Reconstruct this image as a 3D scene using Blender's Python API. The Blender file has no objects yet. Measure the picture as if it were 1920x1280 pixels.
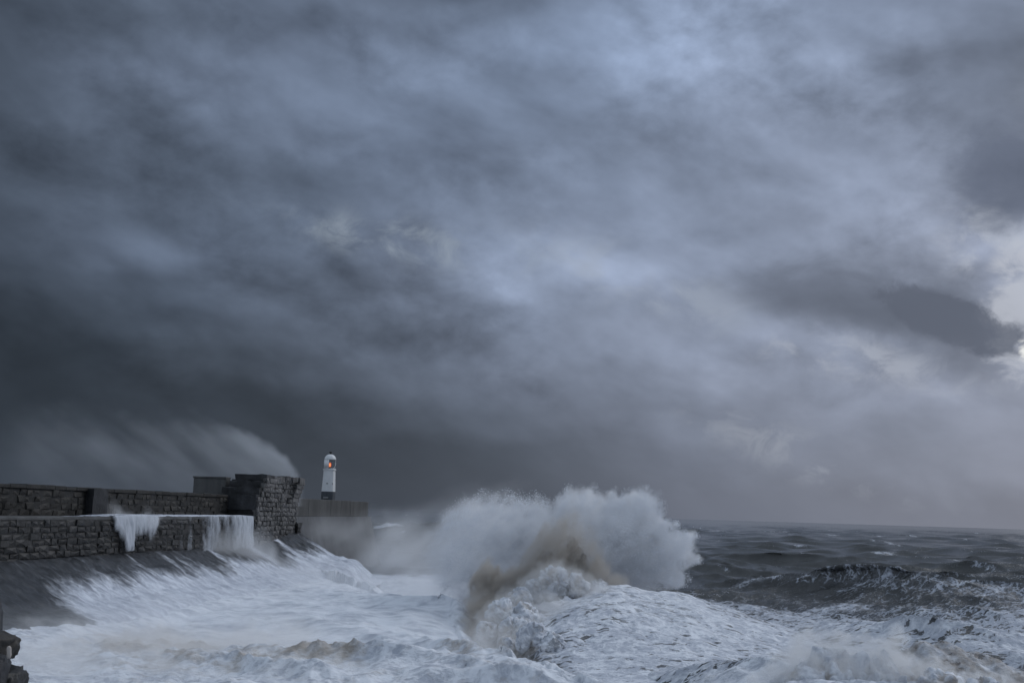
import bpy, bmesh, math, random
import numpy as np
from mathutils import Vector, Matrix

R = math.radians
random.seed(7)
rng = np.random.default_rng(7)
sc = bpy.context.scene
COL = sc.collection

# ------------------------------------------------------------------ camera
F = 2000.0 / 1920.0                      # focal length in picture widths
PITCH, ROLL = math.atan(321 / 2000.0), R(1.75)
EYE = Vector((0, 0, 10.0))
cam_d = bpy.data.cameras.new("camera")
cam_d.sensor_width = 36.0
cam_d.lens = 36.0 * F
cam_d.clip_start, cam_d.clip_end = 0.5, 60000
cam = bpy.data.objects.new("camera", cam_d)
COL.objects.link(cam)
CAM_M = Matrix.Rotation(R(90) + PITCH, 4, 'X') @ Matrix.Rotation(ROLL, 4, 'Z')
cam.matrix_world = Matrix.Translation(EYE) @ CAM_M
sc.camera = cam
CR, CU, CF = CAM_M.col[0].xyz, CAM_M.col[1].xyz, -CAM_M.col[2].xyz


def ray(px, py):
    return CF + CR * ((px - 960) / 2000.0) + CU * ((640 - py) / 2000.0)


def at(px, py, D):
    """The point at distance D (metres along +Y) on the line of sight through a point of the photograph."""
    d = ray(px, py)
    return EYE + d * (D / d.y)


def proj(p):
    v = Vector(p) - EYE
    z = v.dot(CF)
    return 960 + 2000 * v.dot(CR) / z, 640 - 2000 * v.dot(CU) / z


# ------------------------------------------------------------------ render
sc.render.engine = 'CYCLES'
sc.cycles.use_denoising = True
sc.cycles.max_bounces = 10
sc.cycles.diffuse_bounces = 2
sc.cycles.glossy_bounces = 2
sc.cycles.transparent_max_bounces = 16
sc.cycles.volume_bounces = 6
sc.cycles.volume_max_steps = 256
sc.cycles.sample_clamp_indirect = 4
sc.view_settings.view_transform = 'Standard'
sc.view_settings.look = 'None'
sc.view_settings.gamma = 1.0
sc.view_settings.use_curve_mapping = False
sc.view_settings.exposure = 0.0

# ------------------------------------------------------------------ sky
SUN_AZ, SUN_EL = R(62), R(38)            # azimuth from +Y towards +X


class NT:
    """Small helper to write node trees."""

    def __init__(self, tree):
        self.t = tree
        self.n, self.l = tree.nodes, tree.links

    def node(self, typ, **kw):
        nd = self.n.new(typ)
        for k, v in kw.items():
            setattr(nd, k, v)
        return nd

    def put(self, sock, v):
        if isinstance(v, bpy.types.NodeSocket):
            self.l.new(v, sock)
        elif v is not None:
            sock.default_value = v

    def m(self, op, a, b=None, c=None, clamp=False):
        nd = self.node('ShaderNodeMath', operation=op, use_clamp=clamp)
        for i, v in enumerate((a, b, c)):
            self.put(nd.inputs[i], v)
        return nd.outputs[0]

    def vm(self, op, a, b=None, scale=None):
        nd = self.node('ShaderNodeVectorMath', operation=op)
        self.put(nd.inputs[0], a)
        if b is not None:
            self.put(nd.inputs[1], b)
        if scale is not None:
            self.put(nd.inputs['Scale'], scale)
        return nd.outputs['Value'] if op in ('DOT_PRODUCT', 'LENGTH', 'DISTANCE') else nd.outputs[0]

    def xyz(self, x, y, z):
        nd = self.node('ShaderNodeCombineXYZ')
        for i, v in enumerate((x, y, z)):
            self.put(nd.inputs[i], v)
        return nd.outputs[0]

    def sep(self, v):
        nd = self.node('ShaderNodeSeparateXYZ')
        self.put(nd.inputs[0], v)
        return nd.outputs

    def noise(self, vec, scale, detail=4, rough=0.5, dist=0.0, dim='3D', w=None, lac=2.0):
        nd = self.node('ShaderNodeTexNoise', noise_dimensions=dim)
        self.put(nd.inputs['Vector'], vec)
        nd.inputs['Scale'].default_value = scale
        nd.inputs['Detail'].default_value = detail
        nd.inputs['Roughness'].default_value = rough
        nd.inputs['Lacunarity'].default_value = lac
        nd.inputs['Distortion'].default_value = dist
        return nd.outputs['Fac']

    def voro(self, vec, scale, feature='F1', rand=1.0):
        nd = self.node('ShaderNodeTexVoronoi', feature=feature)
        self.put(nd.inputs['Vector'], vec)
        nd.inputs['Scale'].default_value = scale
        nd.inputs['Randomness'].default_value = rand
        return nd.outputs['Distance']

    def rng(self, v, a, b, c=0.0, d=1.0, kind='SMOOTHSTEP'):
        nd = self.node('ShaderNodeMapRange', interpolation_type=kind, clamp=True)
        self.put(nd.inputs[0], v)
        for i, q in enumerate((a, b, c, d)):
            self.put(nd.inputs[i + 1], q)
        return nd.outputs[0]

    def mixc(self, f, a, b, blend='MIX'):
        nd = self.node('ShaderNodeMix', data_type='RGBA', blend_type=blend)
        self.put(nd.inputs['Factor'], f)
        for s, v in ((nd.inputs[6], a), (nd.inputs[7], b)):
            if isinstance(v, (tuple, list)):
                v = tuple(v) + (1.0,) if len(v) == 3 else tuple(v)
            self.put(s, v)
        return nd.outputs[2]

    def mixf(self, f, a, b):
        nd = self.node('ShaderNodeMix', data_type='FLOAT')
        self.put(nd.inputs['Factor'], f)
        self.put(nd.inputs[2], a)
        self.put(nd.inputs[3], b)
        return nd.outputs[0]

    def attr(self, name):
        return self.node('ShaderNodeAttribute', attribute_name=name).outputs['Fac']

    def bump(self, h, strength=0.5, dist=0.1):
        nd = self.node('ShaderNodeBump')
        nd.inputs['Strength'].default_value = strength
        nd.inputs['Distance'].default_value = dist
        self.put(nd.inputs['Height'], h)
        return nd.outputs[0]


def lin(c):
    c = c / 255.0
    return c / 12.92 if c <= 0.04045 else ((c + 0.055) / 1.055) ** 2.4


# the cloud deck: brightness of the overcast by bearing and height (a coarse table, then broken up by noise)
GX = [0, 160, 320, 480, 640, 800, 960, 1120, 1280, 1440, 1600, 1760, 1920]
GY = [0, 80, 160, 240, 320, 400, 460, 520, 580, 640, 700, 760, 820, 880, 940]
GL = [[78, 85, 95, 100, 95, 90, 105, 125, 155, 140, 138, 142, 118],
      [72, 90, 105, 112, 113, 118, 135, 145, 152, 143, 132, 115, 108],
      [76, 105, 108, 116, 122, 124, 118, 132, 150, 145, 135, 118, 112],
      [80, 90, 98, 108, 120, 120, 112, 118, 138, 140, 138, 130, 115],
      [75, 85, 90, 95, 105, 118, 122, 122, 130, 135, 145, 138, 105],
      [80, 92, 94, 98, 102, 112, 135, 138, 130, 132, 142, 150, 110],
      [74, 96, 106, 102, 105, 125, 152, 150, 138, 130, 135, 150, 165],
      [66, 84, 92, 96, 98, 110, 140, 155, 158, 122, 115, 118, 165],
      [60, 72, 82, 92, 98, 105, 128, 135, 140, 118, 98, 92, 150],
      [56, 64, 75, 84, 92, 102, 120, 130, 142, 145, 128, 115, 140],
      [54, 58, 66, 74, 85, 100, 115, 122, 132, 138, 138, 135, 134],
      [58, 60, 62, 66, 74, 90, 106, 118, 125, 130, 132, 132, 136],
      [64, 64, 62, 64, 68, 78, 92, 110, 118, 126, 126, 130, 138],
      [68, 68, 70, 68, 68, 72, 82, 100, 112, 122, 130, 132, 136],
      [70, 72, 74, 72, 72, 76, 86, 98, 108, 114, 118, 120, 122]]
GLa = np.array(GL, float) * 1.17 - 13.0


def table(px, py):
    px, py = min(max(px, 0), 1920), min(max(py, 0), 940)
    i = min(np.searchsorted(GX, px, 'right') - 1, len(GX) - 2)
    j = min(np.searchsorted(GY, py, 'right') - 1, len(GY) - 2)
    u = (px - GX[i]) / (GX[i + 1] - GX[i])
    v = (py - GY[j]) / (GY[j + 1] - GY[j])
    L = (GLa[j, i] * (1 - u) + GLa[j, i + 1] * u) * (1 - v) + (GLa[j + 1, i] * (1 - u) + GLa[j + 1, i + 1] * u) * v
    w = min(max((px / 1920) * 0.75 + (py / 940) * 0.55 - 0.45, 0), 1)     # greyer towards the low right
    t = np.array([0.885, 0.99, 1.165]) * (1 - w) + np.array([0.98, 0.995, 1.08]) * w
    t = t * np.interp(L, [50, 110], [1, 1]) + np.array([-0.02, 0.0, -0.005]) * (1 - min(max((L - 55) / 60, 0), 1))
    return [lin(float(L * q)) for q in t]


def azel(px, py):
    d = ray(px, py).normalized()
    return math.degrees(math.atan2(d.x, d.y)), math.degrees(math.asin(d.z))


def sky_at(az, el):
    a, e = R(az), R(el)
    d = Vector((math.sin(a) * math.cos(e), math.cos(a) * math.cos(e), math.sin(e)))
    z = max(d.dot(CF), 0.2)
    return table(960 + 2000 * d.dot(CR) / z, 640 - 2000 * d.dot(CU) / z)


w = bpy.data.worlds.new("World")
sc.world = w
w.use_nodes = True
w.node_tree.nodes.clear()
g = NT(w.node_tree)
D_ = g.node('ShaderNodeTexCoord').outputs['Generated']
dx, dy, dz = g.sep(D_)
azn = g.m('MULTIPLY', g.m('ARCTAN2', dx, dy), 180 / math.pi)
eln = g.m('MULTIPLY', g.m('ARCSINE', dz), 180 / math.pi)
# cloud space: rotated so that streaks run down to the right, stretched along them
ca, sa = math.cos(R(-17)), math.sin(R(-17))
along = g.m('ADD', g.m('MULTIPLY', azn, ca), g.m('MULTIPLY', eln, sa))
across = g.m('SUBTRACT', g.m('MULTIPLY', eln, ca), g.m('MULTIPLY', azn, sa))
cv = g.xyz(g.m('MULTIPLY', along, 0.55), across, 0.0)
cv2 = g.xyz(g.m('MULTIPLY', azn, 0.7), eln, 3.0)
big = g.noise(cv, 0.115, 2.5, 0.5)
big2 = g.noise(g.vm('ADD', cv, (31.0, 17.0, 5.0)), 0.14, 2.5, 0.5)
mid = g.noise(g.vm('ADD', cv, (3.0, 47.0, 1.0)), 0.30, 3.5, 0.52, 0.15)
fine = g.noise(cv2, 0.55, 5, 0.55, 0.25)
waz = g.m('ADD', azn, g.m('MULTIPLY', g.m('SUBTRACT', big, 0.5), 9.0))
wel = g.m('ADD', eln, g.m('MULTIPLY', g.m('SUBTRACT', big2, 0.5), 4.0))
wel = g.m('ADD', wel, g.m('MULTIPLY', g.m('SUBTRACT', mid, 0.5), 3.2))
wel = g.m('ADD', wel, g.m('MULTIPLY', g.m('SUBTRACT', fine, 0.5), 1.0))
fac = g.rng(waz, -34, 34, kind='LINEAR')
ELS = [-2, 1, 3, 5, 7, 9, 11, 13, 15, 17, 19, 21, 23, 25, 28]
cur = None
for k, e in enumerate(ELS):
    rp = g.node('ShaderNodeValToRGB')
    rp.color_ramp.interpolation = 'B_SPLINE'
    stops = np.linspace(-27.5, 27.5, 23)
    el = rp.color_ramp.elements
    while len(el) < len(stops) + 2:
        el.new(0.5)
    cols = [sky_at(-27.5, e)] + [sky_at(a, e) for a in stops] + [[0.2, 0.225, 0.27]]
    poss = [0.0] + [(a + 34) / 68 for a in stops] + [1.0]
    for q, (p_, c_) in enumerate(zip(poss, cols)):
        el[q].position = p_
        el[q].color = (*c_, 1)
    g.put(rp.inputs[0], fac)
    cur = rp.outputs[0] if cur is None else g.mixc(g.rng(wel, ELS[k - 1], e, kind='SMOOTHSTEP'), cur, rp.outputs[0])
# beyond the picture: an even overcast, brighter overhead
over = g.mixc(g.rng(eln, 0, 75), (0.225, 0.26, 0.305), (0.44, 0.52, 0.645))
outside = g.m('MAXIMUM', g.rng(g.m('ABSOLUTE', azn), 30, 75), g.rng(eln, 27, 55))
cur = g.mixc(outside, cur, over)
# light and dark of the cloud lumps
patchy = g.rng(g.noise(g.vm('ADD', cv, (9.0, 2.0, 8.0)), 0.13, 2, 0.5), 0.40, 0.62, 0.25, 1.0)


def shaded(vec, scale, det, rough, off):
    """Lit upper edges and darker undersides of the cloud rolls."""
    n_a = g.noise(vec, scale, det, rough, 0.2)
    n_b = g.noise(g.vm('ADD', vec, off), scale, det, rough, 0.2)
    return g.m('SUBTRACT', n_a, n_b)


roll = shaded(g.vm('ADD', cv, (70.0, 20.0, 2.0)), 0.20, 4, 0.52, (0.35, 1.5, 0.0))
roll2 = shaded(g.vm('ADD', cv2, (50.0, 10.0, 2.0)), 0.45, 5, 0.55, (0.3, 0.8, 0.0))
lump = g.m('ADD', g.m('MULTIPLY', g.m('SUBTRACT', mid, 0.5), 0.60), g.m('MULTIPLY', g.m('MULTIPLY', g.m('SUBTRACT', fine, 0.5), 0.32), patchy))
lump = g.m('ADD', lump, g.m('ADD', g.m('MULTIPLY', roll, 1.0), g.m('MULTIPLY', g.m('MULTIPLY', roll2, 0.85), patchy)))
hz = g.rng(eln, 0.0, 9.0)
lump = g.m('MULTIPLY', lump, g.m('MULTIPLY_ADD', hz, 0.8, 0.2))
cur = g.mixc(1.0, cur, g.m('ADD', lump, 1.0), 'MULTIPLY')


def bank(px, py, sx, sy, rot, lo, hi, col, amt, nz=0.9, nsc=0.5, wisp=False):
    """One bank of cloud (or a gap) at a fixed bearing: a soft ellipse in degrees, its edge broken by noise."""
    global cur
    a0, e0 = azel(px, py)
    da, de = g.m('SUBTRACT', azn, a0), g.m('SUBTRACT', eln, e0)
    c, s = math.cos(R(rot)), math.sin(R(rot))
    x = g.m('DIVIDE', g.m('ADD', g.m('MULTIPLY', da, c), g.m('MULTIPLY', de, s)), sx)
    y = g.m('DIVIDE', g.m('SUBTRACT', g.m('MULTIPLY', de, c), g.m('MULTIPLY', da, s)), sy)
    r2 = g.m('ADD', g.m('MULTIPLY', x, x), g.m('MULTIPLY', y, y))
    f = g.m('EXPONENT', g.m('MULTIPLY', r2, -1.0))
    n = g.noise(g.vm('ADD', cv2, (px * 0.01, py * 0.01, 1.0)), nsc, 7, 0.6, 0.5)
    f = g.m('MULTIPLY', g.rng(f, 0.0, 0.9), g.rng(n, lo, hi)) if wisp else g.rng(g.m('ADD', f, g.m('MULTIPLY', g.m('MULTIPLY', g.m('SUBTRACT', n, 0.5), nz), g.rng(f, 0.03, 0.45))), lo, hi)
    cur = g.mixc(g.m('MULTIPLY', f, amt), cur, tuple(lin(q) for q in col))


bank(1940, 565, 2.3, 4.0, -25, 0.30, 0.85, (188, 192, 202), 0.75, 2.4, 0.55)    # ragged bright gap
bank(1870, 470, 3.0, 2.0, -38, 0.42, 0.70, (182, 188, 200), 0.7, 1.1, 0.55, True)
bank(1600, 560, 8.5, 2.0, -14, 0.20, 1.0, (104, 111, 126), 0.75, 1.8, 0.30)     # dark bank before the gap
bank(1790, 598, 3.9, 1.2, -24, 0.25, 0.6, (92, 98, 112), 0.8, 1.8, 0.5)
bank(1590, 668, 6.5, 1.2, -15, 0.44, 0.68, (168, 174, 187), 0.7, 1.2, 0.55, True)    # lit edge below it
bank(1200, 530, 6.5, 1.6, -20, 0.42, 0.68, (160, 169, 183), 0.5, 1.1, 0.4, True)
bank(780, 455, 7.0, 1.2, -6, 0.42, 0.68, (146, 157, 170), 0.7, 1.4, 0.5, True)
bank(1500, 850, 6.0, 1.2, -20, 0.47, 0.68, (152, 158, 170), 0.6, 1.4, 0.6, True)
bank(1890, 330, 3.0, 3.0, 50, 0.25, 1.0, (96, 104, 122), 0.7, 1.6, 0.35)
bank(1935, 655, 0.8, 0.7, -35, 0.30, 0.95, (240, 240, 238), 0.9, 2.4, 1.6)    # the sun's place behind the deck
sky = g.node('ShaderNodeTexSky', sky_type='NISHITA', sun_disc=False)
sky.sun_elevation, sky.sun_rotation = SUN_EL, SUN_AZ
skyc = g.vm('SCALE', sky.outputs[0], scale=0.06)
cur = g.mixc(0.015, cur, skyc)
bg = g.node('ShaderNodeBackground')
g.put(bg.inputs[0], cur)
bg.inputs[1].default_value = 1.0
g.l.new(bg.outputs[0], g.node('ShaderNodeOutputWorld').inputs[0])
w.cycles.sampling_method = 'MANUAL'
w.cycles.sample_map_resolution = 512

sun_d = bpy.data.lights.new("sun", 'SUN')
sun_d.energy, sun_d.angle, sun_d.color = 0.95, R(35), (0.97, 0.97, 1.0)
sun = bpy.data.objects.new("sun", sun_d)
COL.objects.link(sun)
sv = Vector((math.sin(SUN_AZ) * math.cos(SUN_EL), math.cos(SUN_AZ) * math.cos(SUN_EL), math.sin(SUN_EL)))
sun.rotation_euler = sv.to_track_quat('Z', 'Y').to_euler()


# ------------------------------------------------------------------ helpers
def tag(o, label=None, cat=None, group=None, kind=None):
    for k, v in (('label', label), ('category', cat), ('group', group), ('kind', kind)):
        if v:
            o[k] = v
    return o


def empty(name, loc=(0, 0, 0), rz=0.0):
    o = bpy.data.objects.new(name, None)
    o.location, o.rotation_euler = loc, (0, 0, rz)
    o.empty_display_size = 0.5
    COL.objects.link(o)
    return o


def link(name, me, mat=None, parent=None, smooth=False):
    if mat is not None and not me.materials:
        me.materials.append(mat)
    if smooth:
        me.polygons.foreach_set('use_smooth', np.ones(len(me.polygons), bool))
    o = bpy.data.objects.new(name, me)
    COL.objects.link(o)
    o.parent = parent
    return o


def from_arrays(name, V, Fq, mat=None, parent=None, smooth=True, attrs=None):
    """A mesh from numpy arrays; Fq is an (n, 3) or (n, 4) array of vertex indices."""
    me = bpy.data.meshes.new(name)
    n, k = Fq.shape
    me.vertices.add(len(V))
    me.vertices.foreach_set('co', np.ascontiguousarray(V, np.float32).ravel())
    me.loops.add(n * k)
    me.loops.foreach_set('vertex_index', np.ascontiguousarray(Fq, np.int32).ravel())
    me.polygons.add(n)
    me.polygons.foreach_set('loop_start', np.arange(0, n * k, k, dtype=np.int32))
    for an, av in (attrs or {}).items():
        a = me.attributes.new(an, 'FLOAT', 'POINT')
        a.data.foreach_set('value', np.ascontiguousarray(av, np.float32).ravel())
    me.update()
    me.validate()
    return link(name, me, mat, parent, smooth)


def grid_faces(nu, nv, wrap=False):
    i, j = np.meshgrid(np.arange(nu - (0 if wrap else 1)), np.arange(nv - 1), indexing='ij')
    i2 = (i + 1) % nu
    return np.stack([i * nv + j, i2 * nv + j, i2 * nv + j + 1, i * nv + j + 1], -1).reshape(-1, 4)


_perm = rng.permutation(256).astype(np.int64)
_perm = np.concatenate([_perm, _perm, _perm])
_gr = rng.normal(size=(256, 3))
_gr /= np.linalg.norm(_gr, axis=1)[:, None]


def perlin(x, y, z=0.0):
    x, y, z = np.broadcast_arrays(np.asarray(x, float), np.asarray(y, float), np.asarray(z, float))
    xi, yi, zi = np.floor(x), np.floor(y), np.floor(z)
    xf, yf, zf = x - xi, y - yi, z - zi
    X, Y, Z = xi.astype(np.int64) & 255, yi.astype(np.int64) & 255, zi.astype(np.int64) & 255
    u, v, q = [t * t * t * (t * (t * 6 - 15) + 10) for t in (xf, yf, zf)]
    out = 0
    flat = not np.any(zf)
    for cz in ((0,) if flat else (0, 1)):
        for cy in (0, 1):
            for cx in (0, 1):
                h = _perm[_perm[_perm[X + cx] + Y + cy] + Z + cz] & 255
                gg = _gr[h]
                d = gg[..., 0] * (xf - cx) + gg[..., 1] * (yf - cy) + gg[..., 2] * (zf - cz)
                wgt = (u if cx else 1 - u) * (v if cy else 1 - v) * (1 if flat else (q if cz else 1 - q))
                out = out + d * wgt
    return out * 1.5


def fbm(x, y, z=0.0, octv=4, rough=0.5, kind='n'):
    s, a, tot = 0, 1.0, 0.0
    for o in range(octv):
        f = 2.0 ** o
        n = perlin(x * f + 13.7 * o, y * f - 7.3 * o, z * f if np.any(z) else 0.0)
        if kind == 'b':                  # billow: rounded lumps with sharp valleys
            n = np.abs(n) * 2 - 0.5
        elif kind == 'r':                # ridges
            n = 0.6 - np.abs(n) * 2
        s = s + n * a
        tot += a
        a *= rough
    return s / tot


def sst(x, a, b):
    t = np.clip((x - a) / (b - a), 0, 1)
    return t * t * (3 - 2 * t)


def gauss(x, y, cx, cy, sx, sy, rot=0.0):
    c, s = math.cos(rot), math.sin(rot)
    u, v = (x - cx) * c + (y - cy) * s, -(x - cx) * s + (y - cy) * c
    return np.exp(-(u / sx) ** 2 - (v / sy) ** 2)


# ------------------------------------------------------------------ the lie of the land
A0 = Vector((-44.0, 92.0, 0))            # the parapet's sea face runs from here ...
A1 = Vector((-27.0, 200.0, 0))           # ... to here
DV = (A1 - A0).normalized()
NV = Vector((DV.y, -DV.x, 0))            # towards the sea
LEDGE, TOP = 8.5, 11.2
LW = 4.0                                 # width of the ledge


# ------------------------------------------------------------------ materials
def mat(name):
    m_ = bpy.data.materials.new(name)
    m_.use_nodes = True
    m_.node_tree.nodes.clear()
    k = NT(m_.node_tree)
    out = k.node('ShaderNodeOutputMaterial')
    return m_, k, out


def principled(k, out, col, rough=0.6, normal=None, spec=0.5, **kw):
    b = k.node('ShaderNodeBsdfPrincipled')
    if isinstance(col, (tuple, list)):
        col = (*col[:3], 1)
    k.put(b.inputs['Base Color'], col)
    k.put(b.inputs['Roughness'], rough)
    b.inputs['Specular IOR Level'].default_value = spec
    if normal is not None:
        k.put(b.inputs['Normal'], normal)
    for n_, v in kw.items():
        k.put(b.inputs[n_], v)
    k.l.new(b.outputs[0], out.inputs[0])
    return b


def stone_mat(name, dark, mid, pale, rough=0.55, scale=1.0, streak=0.4):
    m_, k, out = mat(name)
    P = k.node('ShaderNodeNewGeometry').outputs['Position']
    rnd = k.node('ShaderNodeObjectInfo').outputs['Random']
    P2 = k.vm('ADD', P, k.xyz(k.m('MULTIPLY', rnd, 40.0), 0.0, 0.0))
    n1 = k.noise(P2, 0.9 * scale, 6, 0.65, 0.4)
    n2 = k.noise(P, 5.0 * scale, 5, 0.7)
    n3 = k.noise(k.vm('MULTIPLY', P, (1.6, 1.6, 0.22)), 1.0, 5, 0.65, 0.3)
    c = k.mixc(k.rng(n1, 0.33, 0.68), dark, mid)
    c = k.mixc(k.rng(rnd, 0, 1, 0.0, 0.45, 'LINEAR'), c, dark)
    c = k.mixc(k.m('MULTIPLY', k.rng(n2, 0.56, 0.76), 0.85), c, pale)
    nb = k.noise(P, 0.35 * scale, 4, 0.6, 0.6)
    c = k.mixc(k.m('MULTIPLY', k.rng(nb, 0.40, 0.62), 0.45), c, k.mixc(0.5, pale, mid))
    c = k.mixc(k.m('MULTIPLY', k.rng(n3, 0.54, 0.70), streak), c, pale)
    c = k.mixc(k.m('MULTIPLY', k.rng(n3, 0.42, 0.28), 0.7), c, tuple(q * 0.4 for q in dark))
    h = k.m('ADD', k.m('MULTIPLY', n2, 0.5), n1)
    principled(k, out, c, rough, k.bump(h, 0.6, 0.15), 0.4)
    return m_


def concrete_mat(name, base, stain, pale, rough=0.6):
    m_, k, out = mat(name)
    P = k.node('ShaderNodeNewGeometry').outputs['Position']
    rnd = k.node('ShaderNodeObjectInfo').outputs['Random']
    n1 = k.noise(k.vm('MULTIPLY', P, (0.5, 0.5, 0.06)), 1.0, 5, 0.65, 0.5)
    n2 = k.noise(P, 1.3, 6, 0.65)
    c = k.mixc(k.rng(n1, 0.35, 0.65), stain, base)
    c = k.mixc(k.m('MULTIPLY', k.rng(n1, 0.60, 0.74), 0.5), c, pale)
    c = k.mixc(k.m('MULTIPLY', k.rng(n2, 0.45, 0.7), 0.4), c, stain)
    c = k.mixc(k.m('MULTIPLY', rnd, 0.35), c, stain)
    principled(k, out, c, rough, k.bump(n2, 0.3, 0.05), 0.35)
    return m_


WHITE, TAN = (0.78, 0.815, 0.87), (0.34, 0.29, 0.235)


def foam_water(name, water, deep_rough=0.16, cell=0.8, stretch=(1.0, 1.0, 1.0), contrast=1.25, silt_col=TAN, bumpd=0.25):
    """Sea water under a lacework of foam: 'foam' is how much of the surface is covered, 'silt' how brown it is."""
    m_, k, out = mat(name)
    P = k.node('ShaderNodeTexCoord').outputs['Object']
    fl = k.attr('flow')
    Pfl = k.xyz(k.vm('DOT_PRODUCT', P, (DV.x, DV.y, 0.0)), k.m('MULTIPLY', k.vm('DOT_PRODUCT', P, (NV.x, NV.y, 0.0)), 0.27), 0.0)
    P = k.vm('MULTIPLY', P, stretch)
    mv = k.node('ShaderNodeMix', data_type='VECTOR')
    k.put(mv.inputs[0], k.m('GREATER_THAN', fl, 0.5))
    k.put(mv.inputs[4], P)
    k.put(mv.inputs[5], Pfl)
    P = mv.outputs[1]
    wv = k.node('ShaderNodeTexNoise')
    k.put(wv.inputs['Vector'], P)
    wv.inputs['Scale'].default_value = 0.55
    wv.inputs['Detail'].default_value = 4
    Pw = k.vm('ADD', P, k.vm('SCALE', k.vm('SUBTRACT', wv.outputs['Color'], (0.5, 0.5, 0.5)), scale=k.mixf(fl, 2.2, 0.9)))
    v1 = k.voro(Pw, 1.0 * cell, 'DISTANCE_TO_EDGE')
    v2 = k.voro(Pw, 2.7 * cell, 'DISTANCE_TO_EDGE')
    lace = k.m('SUBTRACT', 1.0, k.m('MULTIPLY', k.m('ADD', v1, k.m('MULTIPLY', v2, 1.2)), 1.35))
    n = k.noise(Pw, 0.33, 7, 0.62)
    n2 = k.noise(P, 2.1, 6, 0.65, 0.3)
    pat = k.m('ADD', k.m('MULTIPLY', lace, 0.42), k.m('ADD', k.m('MULTIPLY', n, 0.75), k.m('MULTIPLY', n2, 0.30)))
    # pat is about 0.85 on average
    cov = k.attr('foam')
    pq = k.m('MULTIPLY', k.m('SUBTRACT', pat, 0.82), contrast)
    f = k.rng(k.m('ADD', cov, pq), 0.34, 0.62)
    nf = k.noise(k.vm('ADD', Pw, (7.0, 3.0, 1.0)), 0.9, 7, 0.66)
    froth = k.rng(k.m('ADD', k.m('MULTIPLY', cov, 0.75), k.m('ADD', k.m('MULTIPLY', pq, 0.9), k.m('MULTIPLY', k.m('SUBTRACT', nf, 0.5), 1.5))), 0.38, 0.98)
    hp = k.noise(k.vm('MULTIPLY', Pw, (1.0, 1.4, 1.0)), 0.85, 4, 0.55)
    hq = k.noise(k.vm('ADD', P, (3.0, 9.0, 2.0)), 0.16, 2, 0.5)
    hole = k.m('MULTIPLY', k.rng(hp, k.m('SUBTRACT', 0.655, k.m('MULTIPLY', k.rng(hq, 0.35, 0.62), 0.12)), k.m('SUBTRACT', 0.700, k.m('MULTIPLY', k.rng(hq, 0.35, 0.62), 0.12))), k.rng(cov, 1.07, 0.93))
    f = k.m('MULTIPLY', f, k.m('SUBTRACT', 1.0, k.m('MULTIPLY', hole, 0.92)))
    thin = k.rng(k.m('ADD', cov, k.m('MULTIPLY', k.m('SUBTRACT', n2, 0.5), 0.9)), 0.15, 1.0, 0.0, 0.30)
    f = k.m('MAXIMUM', f, k.m('MULTIPLY', thin, k.m('SUBTRACT', 1.0, hole)))
    silt = k.attr('silt')
    ns = k.noise(P, 0.7, 6, 0.65, 0.5)
    sf = k.rng(k.m('ADD', silt, k.m('MULTIPLY', k.m('SUBTRACT', ns, 0.5), 2.2)), 0.25, 1.15)
    fc = k.mixc(froth, (0.45, 0.485, 0.555), WHITE)
    fc = k.mixc(k.m('MULTIPLY', sf, 0.85), fc, silt_col)
    wc = k.mixc(k.rng(n, 0.3, 0.7), water, tuple(q * 1.5 for q in water))
    wc = k.mixc(k.m('MULTIPLY', sf, 0.7), wc, tuple(q * 0.55 for q in silt_col))
    col = k.mixc(f, wc, fc)
    hb = k.m('ADD', k.m('MULTIPLY', f, 0.6), k.m('ADD', k.m('MULTIPLY', n2, 0.35), k.m('ADD', k.m('MULTIPLY', froth, 0.35), k.m('MULTIPLY', n, 0.6))))
    ro = k.mixf(f, deep_rough, 0.75)
    principled(k, out, col, ro, k.bump(hb, 0.55, bumpd), 0.5)
    return m_


M_SEA = foam_water("sea_water", (0.026, 0.027, 0.026), 0.22, 0.55, (1.0, 1.7, 1.0), bumpd=0.45)
M_WAVE = foam_water("wave_foam", (0.05, 0.05, 0.05), 0.25, 0.75, (1.0, 1.35, 1.0))
M_BROWN = foam_water("silty_wave", (0.06, 0.05, 0.04), 0.3, 0.8, (1, 1, 1), silt_col=(0.235, 0.205, 0.175), bumpd=0.35)
M_STONE = stone_mat("wet_stone", (0.008, 0.0085, 0.009), (0.021, 0.020, 0.0185), (0.070, 0.068, 0.067), rough=0.42)
M_PARA = stone_mat("parapet_stone", (0.011, 0.0105, 0.0095), (0.027, 0.025, 0.022), (0.065, 0.060, 0.054), streak=0.25)
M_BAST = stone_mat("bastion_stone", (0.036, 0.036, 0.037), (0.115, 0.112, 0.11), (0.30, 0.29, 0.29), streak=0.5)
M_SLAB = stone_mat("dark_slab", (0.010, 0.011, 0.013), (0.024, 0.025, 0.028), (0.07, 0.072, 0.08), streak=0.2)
M_MORTAR = stone_mat("mortar", (0.012, 0.012, 0.012), (0.026, 0.025, 0.024), (0.04, 0.04, 0.04), streak=0.1)
M_CONC = concrete_mat("concrete", (0.115, 0.116, 0.116), (0.068, 0.069, 0.069), (0.155, 0.157, 0.158))
M_BATTER = concrete_mat("batter_concrete", (0.125, 0.131, 0.142), (0.075, 0.079, 0.086), (0.27, 0.29, 0.325))
M_ROCK = stone_mat("brown_rock", (0.012, 0.011, 0.010), (0.034, 0.030, 0.026), (0.07, 0.063, 0.056), streak=0.5)


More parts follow.
